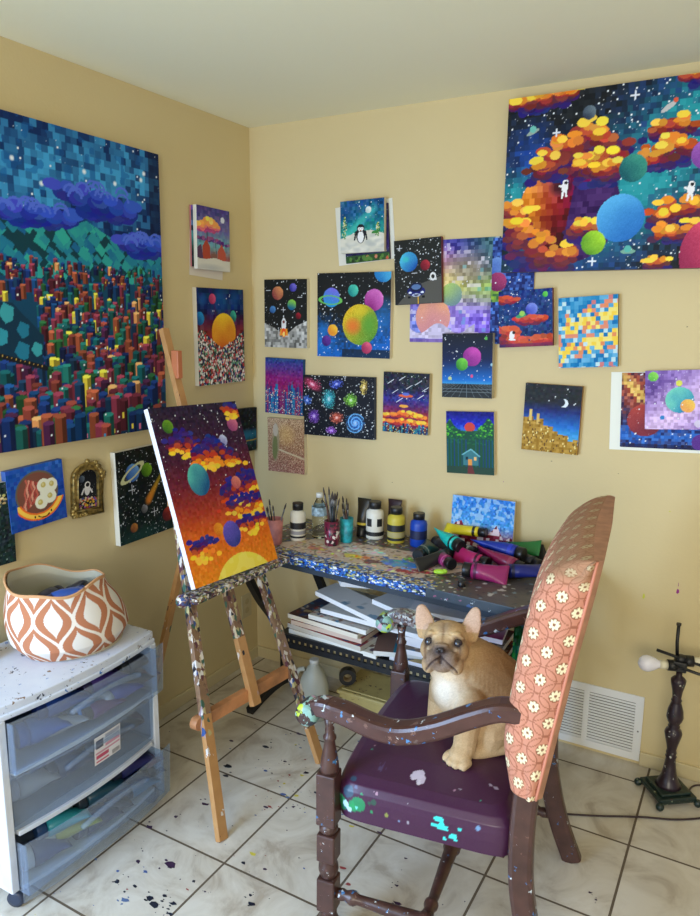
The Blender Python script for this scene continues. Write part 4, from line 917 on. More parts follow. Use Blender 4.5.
for xx, nm in ((.30, 'side_frame'), (1.47, 'side_frame')):
    mb = MB(); sq = [(-1, -1), (1, -1), (1, 1), (-1, 1)]
    def smoothpath(pts, n=5):
        out = []
        P_ = [Vector(q) for q in pts]
        for i in range(len(P_)-1):
            p0, p1, p2, p3 = P_[max(i-1, 0)], P_[i], P_[i+1], P_[min(i+2, len(P_)-1)]
            for k in range(n):
                t = k/n; out.append(.5*((2*p1)+(p2-p0)*t+(2*p0-5*p1+4*p2-p3)*t*t+(3*p1-p0-3*p2+p3)*t**3))
        return out+[P_[-1]]
    arc = smoothpath([(xx, -.475, .70), (xx, -.455, .61), (xx, -.375, .48), (xx, -.285, .367), (xx, -.215, .26), (xx, -.20, .16), (xx, -.20, .05)])
    mb.tube([q-D0 for q in arc], [(.012, .016)]*len(arc), sec=sq, smooth=False, up=(1, 0, 0))
    ft = smoothpath([(xx, -.14, .02), (xx, -.22, .045), (xx, -.34, .040), (xx, -.46, .014)])
    mb.tube([q-D0 for q in ft], [(.014, .015), ]*len(ft), sec=sq, smooth=False, up=(1, 0, 0))
    if xx < 1: mb.build(nm, black, dk); continue
    rr_ = smoothpath([(xx, -.06, .70), (xx, -.10, .55), (xx, -.17, .40), (xx, -.205, .26)])
    mb.tube([q-D0 for q in rr_], [(.012, .016)]*len(rr_), sec=sq, smooth=False, up=(1, 0, 0))
    mb.build(nm, black, dk)
mb = MB(); mb.tube([Vector((.325, -.10, .70))-D0, Vector((.465, -.10, .41))-D0], [(.012, .016)]*2, sec=[(-1, -1), (1, -1), (1, 1), (-1, 1)], smooth=False); mb.build('strut', black, dk)
# shelf: perforated black tray
mb = MB(); S = lambda x, y, z: (x-D0.x, y-D0.y, z)
mb.box(.45-D0.x, 1.46-D0.x, -.452-D0.y, -.13-D0.y, .392, .398)
for i in range(38):
    x0 = .45+i*.0268; mb.box(x0-D0.x, x0+.0134-D0.x, -.458-D0.y, -.452-D0.y, .368, .388)
mb.box(.45-D0.x, 1.47-D0.x, -.460-D0.y, -.450-D0.y, .386, .404); mb.box(.45-D0.x, 1.47-D0.x, -.460-D0.y, -.450-D0.y, .348, .370)
mb.build('shelf', black, dk)

# things on the desk ------------------------------------------------
ZD = .7458
def bottle(name, label, x, y, r, h, body, bands, capc=(26, 26, 28), neck=.55, z=ZD, rot=None, group=None, caph=.2):
    t = thing(name, label, 'bottle', (x, y, z), rot or (0, 0, 0), group)
    hb = h*(1-caph)
    mb = MB(); mb.lathe([(r*.93, 0), (r, .004), (r, hb*.82), (r*.93, hb*.93), (r*neck, hb), (r*neck, hb+.004)], None, 28); mb.build('body', body, t)
    for z0, z1, c in bands:
        mb = MB(); mb.lathe([(r*1.012, hb*z0), (r*1.012, hb*z1)], None, 28, cap=False); mb.build('label_band', mat('band_%d_%d_%d' % c, c, .5), t)
    mb = MB(); mb.lathe([(r*.68, hb+.002), (r*.70, h*.99), (r*.64, h)], None, 24); mb.build('cap', mat('cap_%d_%d_%d' % capc, capc, .4), t)
    return t
white = mat('white_plastic', (224, 220, 206), .45)
GB = None
bottle('paint_bottle', 'black and white banded paint bottle beside the pink cup', .442, -.30, .032, .155, white, [(.40, .62, (30, 30, 34)), (.1, .17, (30, 30, 34)), (.22, .34, (150, 150, 156))])
bottle('paint_bottle', 'white paint bottle with black squares, behind the palette area', .700, -.115, .037, .155, white, [(.12, .26, (34, 34, 34))])
bottle('paint_bottle', 'yellow and black banded paint bottle between pink tube and blue bottle', .800, -.12, .036, .145, mat('yellow_plastic', (196, 180, 60), .45), [(.42, .66, (34, 34, 34)), (.1, .2, (34, 34, 34)), (.22, .4, (170, 160, 110))])
bottle('paint_bottle', 'blue paint bottle with a black cap at the back of the desk', .900, -.12, .034, .135, mat('blue_plastic', (20, 66, 170), .4), [(.3, .62, (20, 30, 70))])
# white bottle's four black squares
t = [o for o in COL.objects if o.get('label', '').startswith('white paint bottle')][0]
for k in range(5):
    mb = MB()
    a0 = .4+k*2*PI/5
    for z0, z1 in ((.055, .088),):
        vs = []; 
        for i in range(7):
            a = a0+i*.11; vs += [(.0376*math.cos(a), .0376*math.sin(a), z0), (.0376*math.cos(a), .0376*math.sin(a), z1)]
        mb.add(vs, [(2*i, 2*i+2, 2*i+3, 2*i+1) for i in range(6)])
    mb.build('label_square', mat('band_34_34_34', (34, 34, 34)), t)
# water bottle
glass = mat('clear_plastic', (236, 242, 242), .04, trans=1.0, spec=.5); glass.node_tree.nodes['Principled BSDF'].inputs['IOR'].default_value = 1.25
t = thing('water_bottle', 'clear half full water bottle with a pale label', 'bottle', (.505, -.235, ZD))
mb = MB(); mb.lathe([(.026, 0), (.031, .006), (.031, .02), (.029, .024), (.031, .03), (.029, .045), (.031, .05), (.029, .062), (.031, .068), (.031, .115), (.029, .13), (.018, .155), (.012, .168), (.012, .178)], None, 28, cap=True); mb.build('body', glass, t)
mb = MB(); mb.lathe([(.0322, .098), (.0322, .134)], None, 28, cap=False, ); mb.build('label_band', mat('bottle_label', (150, 176, 190), .5, noise=.3, nscale=80), t)
mb = MB(); mb.lathe([(.0135, .172), (.0135, .188), (.012, .190)], None, 20); mb.build('cap', mat('cap_white', (226, 230, 230), .4), t)
# brush cups
handle_cols = [(60, 50, 44), (34, 34, 38), (90, 60, 50), (110, 110, 112), (40, 56, 60)]
def cup(name, label, x, y, r0_, r1_, h, m, nb, bh, seed, lean=.12, cat='cup'):
    t = thing(name, label, cat, (x, y, ZD))
    mb = MB(); mb.lathe([(r0_*.9, 0), (r0_, .003), (r1_, h), (r1_-.003, h), (r0_-.003, .006)], None, 28, cap=False)
    mb.lathe([(.0001, .005), (r0_-.001, .005)], None, 28, cap=False); mb.build('cup_wall', m, t)
    R_ = random.Random(seed)
    for i in range(nb):
        a = R_.random()*6.28; q = r0_*.55*R_.random(); b0 = Vector((x-q*math.cos(a), y-q*math.sin(a), ZD+.008)); dirv = Vector((math.cos(a)*lean*R_.random()*1.2, math.sin(a)*lean*R_.random(), 1)).normalized()
        L_ = bh*(.85+.3*R_.random())
        br = thing('paintbrush', label_brush(label, i), 'paintbrush', b0, group='brushes in the '+label.split(',')[0])
        mb = MB(); mb.tube([(0, 0, 0), dirv*L_*.5, dirv*L_*.72], [.002, .0032, .0028], 7); mb.build('handle', mat('brush_handle_%d' % (i % 5), handle_cols[i % 5], .4), br)
        mb = MB(); mb.tube([dirv*L_*.72, dirv*L_*.86], [.003, .0036], 7); mb.build('ferrule', mat('ferrule', (130, 130, 130), .35, .6), br)
        mb = MB(); mb.tube([dirv*L_*.86, dirv*L_*.94, dirv*L_], [.0034, .0034, .001], 7); mb.build('bristles', mat('bristle', (70, 60, 56), .8), br)
    return t
def label_brush(l, i): return 'thin paintbrush standing bristles up in the '+l.split(',')[0]
jar_m = splatmat('jar_paint', (120, 26, 60), [(220, 210, 200), (60, 30, 40), (150, 50, 80), (30, 30, 36)], .35, 90, 12, .3)
cup('brush_jar', 'maroon jar, paint smeared, packed with brushes', .598, -.290, .029, .031, .10, jar_m, 12, .205, 5, .22)
cup('brush_cup', 'teal cup, standing behind the maroon jar', .628, -.225, .025, .028, .10, mat('teal_cup', (40, 150, 160), .4, noise=.3, nscale=40), 6, .17, 6, .22)
cup('brush_tumbler', 'pink tumbler, at the left end of the desk', .395, -.40, .030, .036, .105, mat('pink_cup', (190, 120, 116), .5, noise=.1), 5, .17, 12, .45)

# paint tubes
crimp_sec = [(math.cos(2*PI*k/16), math.sin(2*PI*k/16)) for k in range(16)]
def tube_thing(label, cap_pt, end_pt, r, col, band=None, group=None, capc=(24, 24, 26), cat='paint tube', name='paint_tube', capl=.03, roll=0):
    a, b_ = Vector(cap_pt), Vector(end_pt); L_ = (b_-a).length
    z = (b_-a).normalized(); y = Vector((0, 0, 1)); x = y.cross(z)
    if x.length < .3: x = Vector((1, 0, 0))
    x.normalize(); y = z.cross(x); x, y = x*math.cos(roll)+y*math.sin(roll), y*math.cos(roll)-x*math.sin(roll)
    t = thing(name, label, cat, a, Matrix((x, y, z)).transposed().to_euler(), group)
    m = mat('tube_%d_%d_%d' % col, col, .32)
    def sec(z0, k, mb_, first=[None]): pass
    n = 20; prof = []
    for z_, ax, ay in ((capl, r*.8, r*.8), (capl+.003, r, r), (capl+(L_-capl)*.3, r, r*.96), (capl+(L_-capl)*.65, r*1.1, r*.6), (L_*.93, r*1.30, r*.16), (L_, r*1.34, r*.06)):
        prof.append([(ax*math.cos(2*PI*k/n), ay*math.sin(2*PI*k/n), z_) for k in range(n)])
    vs = [q for row in prof for q in row]; fs = [(i*n+k, i*n+(k+1) % n, (i+1)*n+(k+1) % n, (i+1)*n+k) for i in range(len(prof)-1) for k in range(n)]
    fs += [tuple(range(n)), tuple((len(prof)-1)*n+k for k in range(n))]
    mb = MB(); mb.add(vs, fs, smooth=True); mb.build('body', m, t)
    if band:
        z0 = capl+(L_-capl)*.08; z1 = capl+(L_-capl)*.16
        mb = MB(); mb.lathe([(r*1.02, z0), (r*1.02, z1)], None, 20, cap=False); mb.build('label_band', mat('band_%d_%d_%d' % band, band, .4), t)
    mb = MB(); mb.lathe([(r*.86, 0), (r*.92, .003), (r*.92, capl-.002), (r*.8, capl)], None, 20)
    mb.build('cap', mat('cap_%d_%d_%d' % capc, capc, .35), t)
    return t
Z0 = .746
tube_thing('black paint tube with yellow band standing on its cap behind the brush jar', (.645, -.13, Z0), (.645, -.105, Z0+.158), .024, (44, 42, 36), (200, 180, 60), capl=.04)
tube_thing('black paint tube with pink band leaning beside the white bottle', (.752, -.062, Z0), (.775, -.034, Z0+.15), .024, (52, 36, 44), (190, 60, 90), capl=.04)
GT = None
TT = [('turquoise paint tube with a black cap lying over the heap', (1.125, -.235, Z0+.062), (1.00, -.165, Z0+.078), .026, (30, 180, 170), (20, 20, 24)),
      ('yellow paint tube lying on top in front of the pink peaks canvas', (1.165, -.075, Z0+.082), (.99, -.065, Z0+.072), .019, (226, 206, 40), (30, 30, 26)),
      ('large blue paint tube pointing right across the heap', (1.345, -.175, Z0+.052), (1.14, -.14, Z0+.06), .027, (24, 50, 160), (40, 60, 190)),
      ('magenta paint tube lying in the middle, right of the turquoise tube', (1.245, -.275, Z0+.030), (1.10, -.235, Z0+.034), .024, (170, 36, 96), (60, 20, 40)),
      ('long maroon paint tube below the blue tube', (1.365, -.255, Z0+.026), (1.185, -.205, Z0+.052), .025, (130, 24, 70), (150, 60, 90)),
      ('frontmost purple paint tube with round black cap facing out', (1.185, -.37, Z0+.028), (1.34, -.345, Z0+.024), .027, (150, 34, 96), (90, 30, 70)),
      ('wine red paint tube left of the frontmost purple one', (1.13, -.335, Z0+.024), (1.03, -.255, Z0+.024), .022, (130, 30, 90), (200, 90, 150)),
      ('dark paint tube standing its black lid toward the palette', (.985, -.315, Z0+.026), (.99, -.18, Z0+.036), .025, (30, 60, 62), (120, 130, 130)),
      ('black paint tube lying flat at the left front of the heap', (1.075, -.22, Z0+.028), (1.02, -.40, Z0+.016), .021, (34, 36, 38), (90, 90, 94)),
      ('black flat empty tube at the back left of the heap', (.965, -.10, Z0+.024), (1.09, -.19, Z0+.018), .024, (40, 40, 44), (70, 70, 74)),
      ('green banded black tube behind the blue tube', (1.22, -.06, Z0+.026), (1.38, -.09, Z0+.060), .023, (40, 120, 60), (20, 60, 30)),
      ('silver grey paint tube wedged between turquoise and blue', (1.165, -.185, Z0+.030), (1.06, -.13, Z0+.022), .022, (150, 156, 160), (40, 40, 40)),
      ('dark blue paint tube at the right end of the heap', (1.30, -.315, Z0+.024), (1.45, -.255, Z0+.036), .023, (24, 34, 110), (20, 24, 60)),
      ('black paint tube reaching the right end behind the maroon tube', (1.41, -.19, Z0+.026), (1.27, -.10, Z0+.022), .023, (34, 34, 38), (60, 60, 64)),
      ('dark plum tube under the magenta tube', (1.22, -.305, Z0+.021), (1.16, -.10, Z0+.021), .019, (80, 28, 66), (40, 20, 40))]
for i, (l, a, b_, r, c, bd) in enumerate(TT): tube_thing(l, a, b_, r*1.05, c, bd, roll=(.9, -.7, .5, -1.0, .8)[i % 5])
# small lime blob of paint and black loose cap
mb = MB(); mb.ball((0, 0, .009), (.022, .014, .009), 12); mb.ball((.014, .006, .010), (.012, .010, .009), 10); mb.ball((-.012, -.005, .007), (.012, .008, .007), 10)
tag(mb.build('paint_blob', mat('lime_paint', (170, 220, 60), .35), None, (1.105, -.385, Z0)), 'small lime green blob of fresh paint in front of the tubes', 'paint')
mb = MB(); mb.lathe([(.013, 0), (.014, .002), (.013, .018), (.011, .019)], None, 18)
tag(mb.build('bottle_cap', mat('cap_24_24_26', (24, 24, 26), .35), None, (1.215, -.46, Z0)), 'loose black cap near the front edge of the desk', 'cap')
# dark cloths / packs at the right end
mb = MB(); mb.add([(-.05, -.02, 0), (.06, -.02, 0), (.07, .02, 0), (-.05, .02, 0), (-.02, 0, .055), (.05, .0, .062)], [(0, 1, 5, 4), (1, 2, 5), (2, 3, 4, 5), (3, 0, 4), (0, 3, 2, 1)])
tag(mb.build('paint_packet', mat('packet_black', (36, 34, 36), .4, noise=.3), None, (1.33, -.045, Z0)), 'crumpled black packet at the wall behind the tubes', 'packet')

# canvases stacked on the shelf -------------------------------------
def stackpic(seed, w, h):
    R = np.random.RandomState(seed); pal = [(200, 196, 186), (90, 60, 50), (50, 110, 150), (150, 60, 60), (60, 40, 60), (190, 170, 120), (120, 110, 100), (40, 60, 110)]
    p = Pic(w, h, [(0, pal[R.randint(8)]), (1, pal[R.randint(8)])], 220, seed)
    for _ in range(120): p.ell(R.rand(), R.rand(), .01+.06*R.rand(), .01+.03*R.rand(), pal[R.randint(8)], R.rand()*3, .8)
    return p
def flat_canvas(label, c, w, h, th, rz, z, p, side=(226, 226, 222), tx=0, ty=0):
    M = Matrix.Rotation(rz, 4, 'Z') @ Matrix.Rotation(tx, 4, 'X') @ Matrix.Rotation(ty, 4, 'Y') @ Matrix.Rotation(-PI/2, 4, 'X')
    canvas('stored_canvas', p, w, h, th, label, 'canvas', side, loc=(c[0], c[1], z), rot=M.to_euler(), group=None)
ZS = .3985
LS = [('lowest white edged canvas on the left of the shelf', (.70, -.31), .41, .28, -.07, 0, (222, 222, 216)),
      ('second canvas up in the left shelf pile, blue blotched edge', (.67, -.31), .36, .28, -.12, .019, (196, 190, 180)),
      ('third canvas up in the left shelf pile with orange marks', (.665, -.31), .33, .26, -.05, .038, (206, 186, 170)),
      ('fourth canvas up in the left pile, cream edge', (.655, -.31), .34, .26, -.10, .057, (224, 216, 200))]
for i, (l, c, w_, h_, rz, dz, sd) in enumerate(LS): flat_canvas(l, c, w_, h_, .018, rz, ZS+dz, stackpic(100+i, w_, h_), sd)
p = stackpic(120, .27, .24); p.put(p.x > .55, (180, 176, 176), .8); p.a = np.where((p.x < .5)[..., None] & (p.y < .5)[..., None], np.array((40, 90, 140.)), p.a); p.glow(.5, .6, .3, .25, (120, 90, 60), k=.8)
flat_canvas('brown, blue and grey smeared canvas topping the left shelf pile', (.715, -.325), .27, .22, .018, -.08, ZS+.076, p)
p = stackpic(121, .2, .25); p.a[:] = (30, 110, 140); p.put(p.x < .4, (150, 80, 60), .7)
flat_canvas('teal and rust canvas lying right of the left pile', (.935, -.34), .18, .22, .018, .35, ZS+.019, p, (214, 214, 210))
RS = [('lowest canvas at the centre of the shelf, white edge', (1.12, -.32), .36, .25, 0.0, 0),
      ('second centre canvas, with a red flecked edge', (1.16, -.31), .36, .25, .06, .040), ('third centre canvas, pale edge', (1.13, -.30), .34, .24, -.05, .060), ('fourth centre canvas, thick white edge', (1.16, -.30), .34, .24, .03, .080)]
for i, (l, c, w_, h_, rz, dz) in enumerate(RS): flat_canvas(l, c, w_, h_, .018, rz, ZS+dz+(.001 if i else 0), stackpic(130+i, w_, h_), (224, 222, 226))
UP = [('white blank canvas laid across the piles, slanting down to the right', (.775, -.365), .38, .12, -.22, .142, .02, .10),
      ('long white edged canvas bridging both piles', (.93, -.30), .62, .24, -.06, .1005, 0, 0),
      ('white canvas tilted up under the desk, left one', (.72, -.26), .20, .14, .7, .204, .03, .15),
      ('white canvas tilted up under the desk, right one', (.84, -.26), .20, .14, .7, .246, .03, .12),
      ('white canvas lying above the centre pile, wedge shaped', (1.0, -.32), .30, .20, -.25, .167, 0, .06)]
for i, (l, c, w_, h_, rz, dz, tx, ty) in enumerate(UP):
    q = Pic(w_, h_, [(0, (200, 204, 210)), (1, (190, 196, 204))], 150, i); 
    for _ in range(12): q.ell(q.R.rand(), q.R.rand(), .08*q.R.rand(), .05*q.R.rand(), [(150, 160, 170), (60, 110, 150), (220, 220, 224)][q.R.randint(3)], 0, .6)
    flat_canvas(l, c, w_, h_, .018, rz, ZS+dz, q, (230, 232, 236), tx, ty)
p = Pic(.3, .24, [(0, (206, 206, 212)), (1, (200, 200, 208))], 300, 5)
for x, y, rx, ry in ((.35, .35, .09, .06), (.45, .5, .04, .1), (.62, .45, .07, .12), (.6, .65, .05, .05), (.7, .3, .05, .03), (.3, .6, .03, .05)): p.ell(x, y, rx, ry, (176, 30, 66), .5)
p.ell(.1, .2, .1, .06, (110, 110, 40)); p.ell(.2, .12, .08, .05, (70, 60, 40))
flat_canvas('white canvas splashed with crimson, above the bulldog', (1.14, -.34), .26, .22, .018, .15, ZS+.217, p, (226, 226, 230), .10, .05)
p = Pic(.24, .24, [(0, (24, 60, 40)), (1, (30, 110, 60))], 300, 6).cells(16, 24, 10)
flat_canvas('green canvas tilted at the right end of the shelf', (1.405, -.26), .11, .24, .018, .25, ZS+.12, p, (30, 34, 36), .55, -.1)
p = Pic(.24, .24, [(0, (180, 200, 120)), (.5, (220, 220, 220)), (1, (150, 60, 110))], 300, 7)
flat_canvas('pale canvas with lime and pink edge near the right shelf end', (1.235, -.30), .20, .22, .018, .12, ZS+.155, p, (226, 214, 222), .1, .05)
# ------------------------------------------------------------------ armchair; local x runs front to rear, y from near side to far side
PS = math.radians(8)
ch = thing('armchair', 'carved dark wood armchair with purple vinyl seat and floral pink back', 'armchair', (1.17, -1.255, 0), (0, 0, PS))
cw = splatmat('chair_wood', (90, 60, 52), [(200, 210, 214), (110, 80, 70), (60, 110, 160), (90, 60, 56)], .03, 130, 16, .32, base2=(50, 32, 30))
cwa = splatmat('chair_arm_wood', (90, 58, 52), [(214, 220, 222), (50, 110, 170), (120, 90, 80), (100, 80, 76), (80, 130, 180)], .09, 95, 16, .28, base2=(60, 34, 30))
def turned(prof_blocks, x, y, name, m=cw):
    pass
def front_leg(y):
    mb = MB(); M = T(0, y, 0)
    s_ = .025
    mb.lathe([(.012, 0), (.024, .006), (.031, .028), (.032, .045), (.026, .066), (.018, .076), (.023, .084), (.019, .095)], M, 20)
    mb.box(-s_, s_, -s_, s_, .093, .190, .004, M)
    mb.lathe([(.017, .188), (.022, .196), (.027, .212), (.026, .226), (.018, .240), (.022, .246)], M, 20)
    mb.box(-s_, s_, -s_, s_, .243, .322, .004, M)
    mb.lathe([(.017, .320), (.025, .330), (.025, .340), (.017, .352)], M, 20)
    mb.box(-s_*1.04, s_*1.04, -s_*1.04, s_*1.04, .350, .497, .004, M)
    mb.build('leg', cw, ch)
    mb = MB()
    mb.lathe([(.024, .497), (.025, .510), (.022, .535), (.016, .565), (.013, .585), (.017, .590), (.017, .596), (.012, .602), (.012, .625), (.016, .650)], T(.002, y, 0), 20)
    mb.build('arm_post', cw, ch)
def path(pts, n=6):
    out = []; P_ = [Vector(q) for q in pts]
    for i in range(len(P_)-1):
        p0, p1, p2, p3 = P_[max(i-1, 0)], P_[i], P_[i+1], P_[min(i+2, len(P_)-1)]
        for k in range(n):
            t = k/n; out.append(.5*((2*p1)+(p2-p0)*t+(2*p0-5*p1+4*p2-p3)*t*t+(3*p1-p0-3*p2+p3)*t**3))
    return out+[P_[-1]]
front_leg(0); front_leg(.60)
def rear_leg(y, yb):
    pts = path([(.585, yb, .0), (.535, yb, .13), (.500, (y+yb)/2, .28), (.490, y, .42), (.497, y, .60), (.520, y, .80), (.55, y, 1.0)])
    mb = MB(); mb.tube(pts, [(.020, .029)]*len(pts), sec=RSEC, smooth=False, up=(1, 0, 0)); mb.build('leg', cw, ch, bevel=.001)
rear_leg(.010, .01); rear_leg(.548, .548)
# stretchers
def stretcher(a, b_):
    a, b_ = Vector(a), Vector(b_); L_ = (b_-a).length; q = (b_-a).to_track_quat('Z', 'Y').to_matrix().to_4x4()
    pr = [(.011, 0), (.016, .02), (.013, .03), (.019, .045), (.019, .055), (.013, .065), (.014, .09), (.019, L_*.42), (.020, L_*.47), (.025, L_*.48), (.025, L_*.52), (.020, L_*.53), (.019, L_*.58), (.014, L_-.09), (.013, L_-.065), (.019, L_-.055), (.019, L_-.045), (.013, L_-.03), (.016, L_-.02), (.011, L_)]
    mb = MB(); mb.lathe(pr, Matrix.Translation(a) @ q, 18); mb.build('stretcher', cw, ch)
stretcher((.02, .0, .145), (.51, .0, .135)); stretcher((.02, .60, .145), (.51, .548, .135)); stretcher((.265, .01, .14), (.265, .575, .14))
# seat: padded vinyl, colour carries the splashes
N_ = 250
g = np.linspace(-1, 1, N_); B_, A_ = np.meshgrid(g, g, indexing='ij')     # A across x, B across y
r_ = np.maximum(abs(A_), abs(B_)); r_ = np.maximum(r_, 1e-6)
k4 = (abs(A_)**11+abs(B_)**11)**(1/11)
sq = r_/np.maximum(k4, 1e-6)
def prof(r):
    fr_ = np.interp(r, [0, .70, .78, .84, .89, .94, 1], [0, .86, .95, .99, 1.0, 1.0, .985])
    zz = np.interp(r, [0, .45, .70, .78, .84, .89, .94, 1], [.506, .500, .486, .474, .458, .440, .415, .378])
    return fr_, zz
fr_, zz = prof(r_)
ax = A_/r_*sq*fr_; by = B_/r_*sq*fr_
X0, X1 = .018, .475
sx = (X0+X1)/2+ax*(X1-X0)/2
yw = .312-.022*(ax*.5+.5); sy = .287+.013*(1-(ax*.5+.5))+by*yw
sx = sx-.020*(1-by**2)*(ax < -.2)*(-ax)
P3 = np.dstack([sx, sy, zz])
col = np.zeros((N_, N_, 3)); col[:] = (66, 30, 62)
R = np.random.RandomState(5)
col += R.randn(N_, N_, 1)*1.2
def blob(x, y, z, r, c, k=1, rag=.5, n=10, seed=0, st=(1, 1, 1)):
    Rr = np.random.RandomState(seed)
    for i in range(n):
        o = Rr.randn(3)*r*rag if i else np.zeros(3); q = r*(.25+.5*Rr.rand()) if i else r*.7
        d = np.sqrt(((P3[..., 0]-x-o[0])/st[0])**2+((P3[..., 1]-y-o[1])/st[1])**2+((P3[..., 2]-z-o[2])/st[2])**2)
        m = (d < q)[..., None]; col[:] = np.where(m, col*(1-k)+np.array(c)*k, col)
# splashes seen on the near side and front corner (x, y, z)
blob(.085, -.008, .430, .028, (30, 150, 90), .85, .8, 14, 1); blob(.055, -.003, .455, .022, (40, 90, 110), .7, .9, 10, 2); blob(.050, -.004, .420, .014, (190, 226, 236), .9, 1.1, 9, 3); blob(.075, .0, .412, .012, (120, 220, 220), .9, 1.2, 8, 4); blob(.075, .01, .462, .016, (90, 110, 150), .6, .8, 8, 5); blob(.115, .002, .440, .018, (30, 110, 70), .6, .7, 8, 14)
blob(.300, -.012, .425, .016, (60, 220, 216), 1, .9, 12, 6, (1.3, 1, .7)); blob(.325, -.010, .405, .012, (70, 225, 220), 1, .9, 8, 7); blob(.345, -.005, .432, .007, (60, 210, 206), 1, 1.2, 5, 8)
blob(.21, .075, .490, .016, (206, 196, 214), .95, .7, 8, 9, (1, 1.5, 1)); blob(.225, .05, .485, .009, (216, 210, 220), .95, .7, 5, 10); blob(.41, .10, .49, .009, (170, 160, 180), .9, .6, 5, 11); blob(.16, .30, .50, .008, (200, 200, 210), .9, .8, 4, 12); blob(.33, .02, .455, .007, (40, 190, 140), .9, .9, 4, 13)
blob(.39, .0, .447, .009, (110, 150, 190), .8, .8, 5, 15); blob(.16, -.008, .42, .008, (140, 150, 70), .9, .7, 3, 16); blob(.455, -.01, .384, .012, (226, 222, 216), 1, .8, 8, 17, (2, 1, .5)); blob(.12, .07, .49, .010, (90, 90, 130), .5, 1, 6, 18, (.5, 2, 1)); blob(.44, .03, .45, .006, (130, 180, 200), .9, .9, 4, 19)
for i in range(60):
    x, y = R.rand()*.45+.03, R.rand()**2*.45-.01; blob(x, y, .38+.12*R.rand() if y < .02 else .49, .0035+.003*R.rand(), [(170, 170, 180), (120, 150, 190), (60, 180, 140), (190, 150, 170)][R.randint(4)], .8, .6, 2, 30+i)
me = gridmesh('seat', P3, col, True); link_mesh('seat', me, attrmat('vinyl_pigment', .34, .5, .12), ch)
mb = MB(); mb.box(.04, .45, .03, .56, .356, .382, .004); mb.build('seat_rail', cw, ch)
# arms
crust_n = splatmat('arm_crust', (84, 54, 50), [(190, 200, 200), (50, 110, 180), (120, 90, 80), (150, 200, 190), (60, 50, 60)], .30, 80, 18, .3, base2=(60, 40, 44))
crust_f = splatmat('far_arm_crust', (84, 54, 50), [(190, 196, 196), (150, 150, 156), (120, 110, 110), (160, 180, 170), (90, 90, 100)], .72, 110, 18, .3)
def arm(y, out):
    cl = path([(-.050, y, .655), (-.02, y+out*.006, .678), (.04, y+out*.008, .676), (.13, y+out*.012, .658), (.20, y+out*.012, .660), (.28, y+out*.010, .690), (.36, y+out*.004, .733), (.43, y, .764), (.50, y, .765)])
    n_ = len(cl); mb = MB(); wv = [(.019+.010*min(1, i/10), .021+.002*math.sin(i/n_*3)) for i in range(n_)]
    k_ = 9 if y < .3 else 16
    mb.tube(cl[k_:], wv[k_:], sec=RSEC, smooth=False, up=(0, 0, 1)); mb.tube(cl[:k_+1], wv[:k_+1], sec=RSEC, smooth=False, up=(0, 0, 1), mi=1)
    a = mb.build('arm', [cwa, crust_n if y < .3 else crust_f], ch)
    mb = MB(); Mx = T(-.052, y, .655, 0, PI/2)
    mb.lathe([(.006, -.034), (.018, -.034), (.028, -.029), (.031, -.020), (.031, .020), (.028, .029), (.018, .034), (.006, .034)], Mx, 22)
    mb.build('arm_scroll', splatmat('scroll_crust', (70, 44, 40), [(180, 206, 60), (150, 190, 180), (200, 160, 180), (40, 44, 54), (120, 160, 150), (130, 170, 160)], .8, 60, 16, .35), a)
    # splash strokes on top of the arm front
    return a
an = arm(-.002, -1); af = arm(.602, 1)
mb = MB(); R_ = random.Random(3)
def strip(pts, w_, mi, y=-.034, zt=None):
    vs = [];
    for x, z in pts: vs += [(x, y, z-w_), (x, y, z+w_)]
    mb.add(vs, [(2*i, 2*i+2, 2*i+3, 2*i+1) for i in range(len(pts)-1)], None, mi)
mb2 = MB()
sp_ = [(-.030, -.018, .6990, .022, .009, 0), (.01, -.018, .7005, .030, .006, 0), (.05, -.014, .7005, .012, .004, 1), (.0, -.0345, .672, .016, .005, 1), (.045, -.0345, .676, .012, .010, 2), (.085, -.0350, .668, .016, .012, 3), (.11, -.0352, .668, .010, .014, 3), (.10, -.0355, .650, .016, .005, 4), (.23, -.0352, .672, .018, .006, 3), (.26, -.0350, .668, .010, .005, 4), (.33, -.0335, .716, .020, .012, 4), (.35, -.0330, .728, .008, .018, 4), (.40, -.031, .752, .012, .004, 5)]
fk2 = random.Random(8)
for x, y, z, a, b_, c in sp_:
    for q in range(3 if b_ > .006 else 1):
        xx, zz_ = x+fk2.gauss(0, a*.4)*(q > 0), z+fk2.gauss(0, b_*.4)*(q > 0); pts = []
        flat = z > .698
        for i in range(9):
            t = 2*PI*i/9; rr_ = fk2.uniform(.6, 1.1)*(1 if q == 0 else .5)
            if flat: pts.append((xx+a*rr_*math.cos(t), y+b_*rr_*math.sin(t), z+.0004))
            else: pts.append((xx+a*rr_*math.cos(t), y+.0025, zz_+b_*rr_*math.sin(t)))
        mb2.add(pts, [tuple(range(9))], None, c)
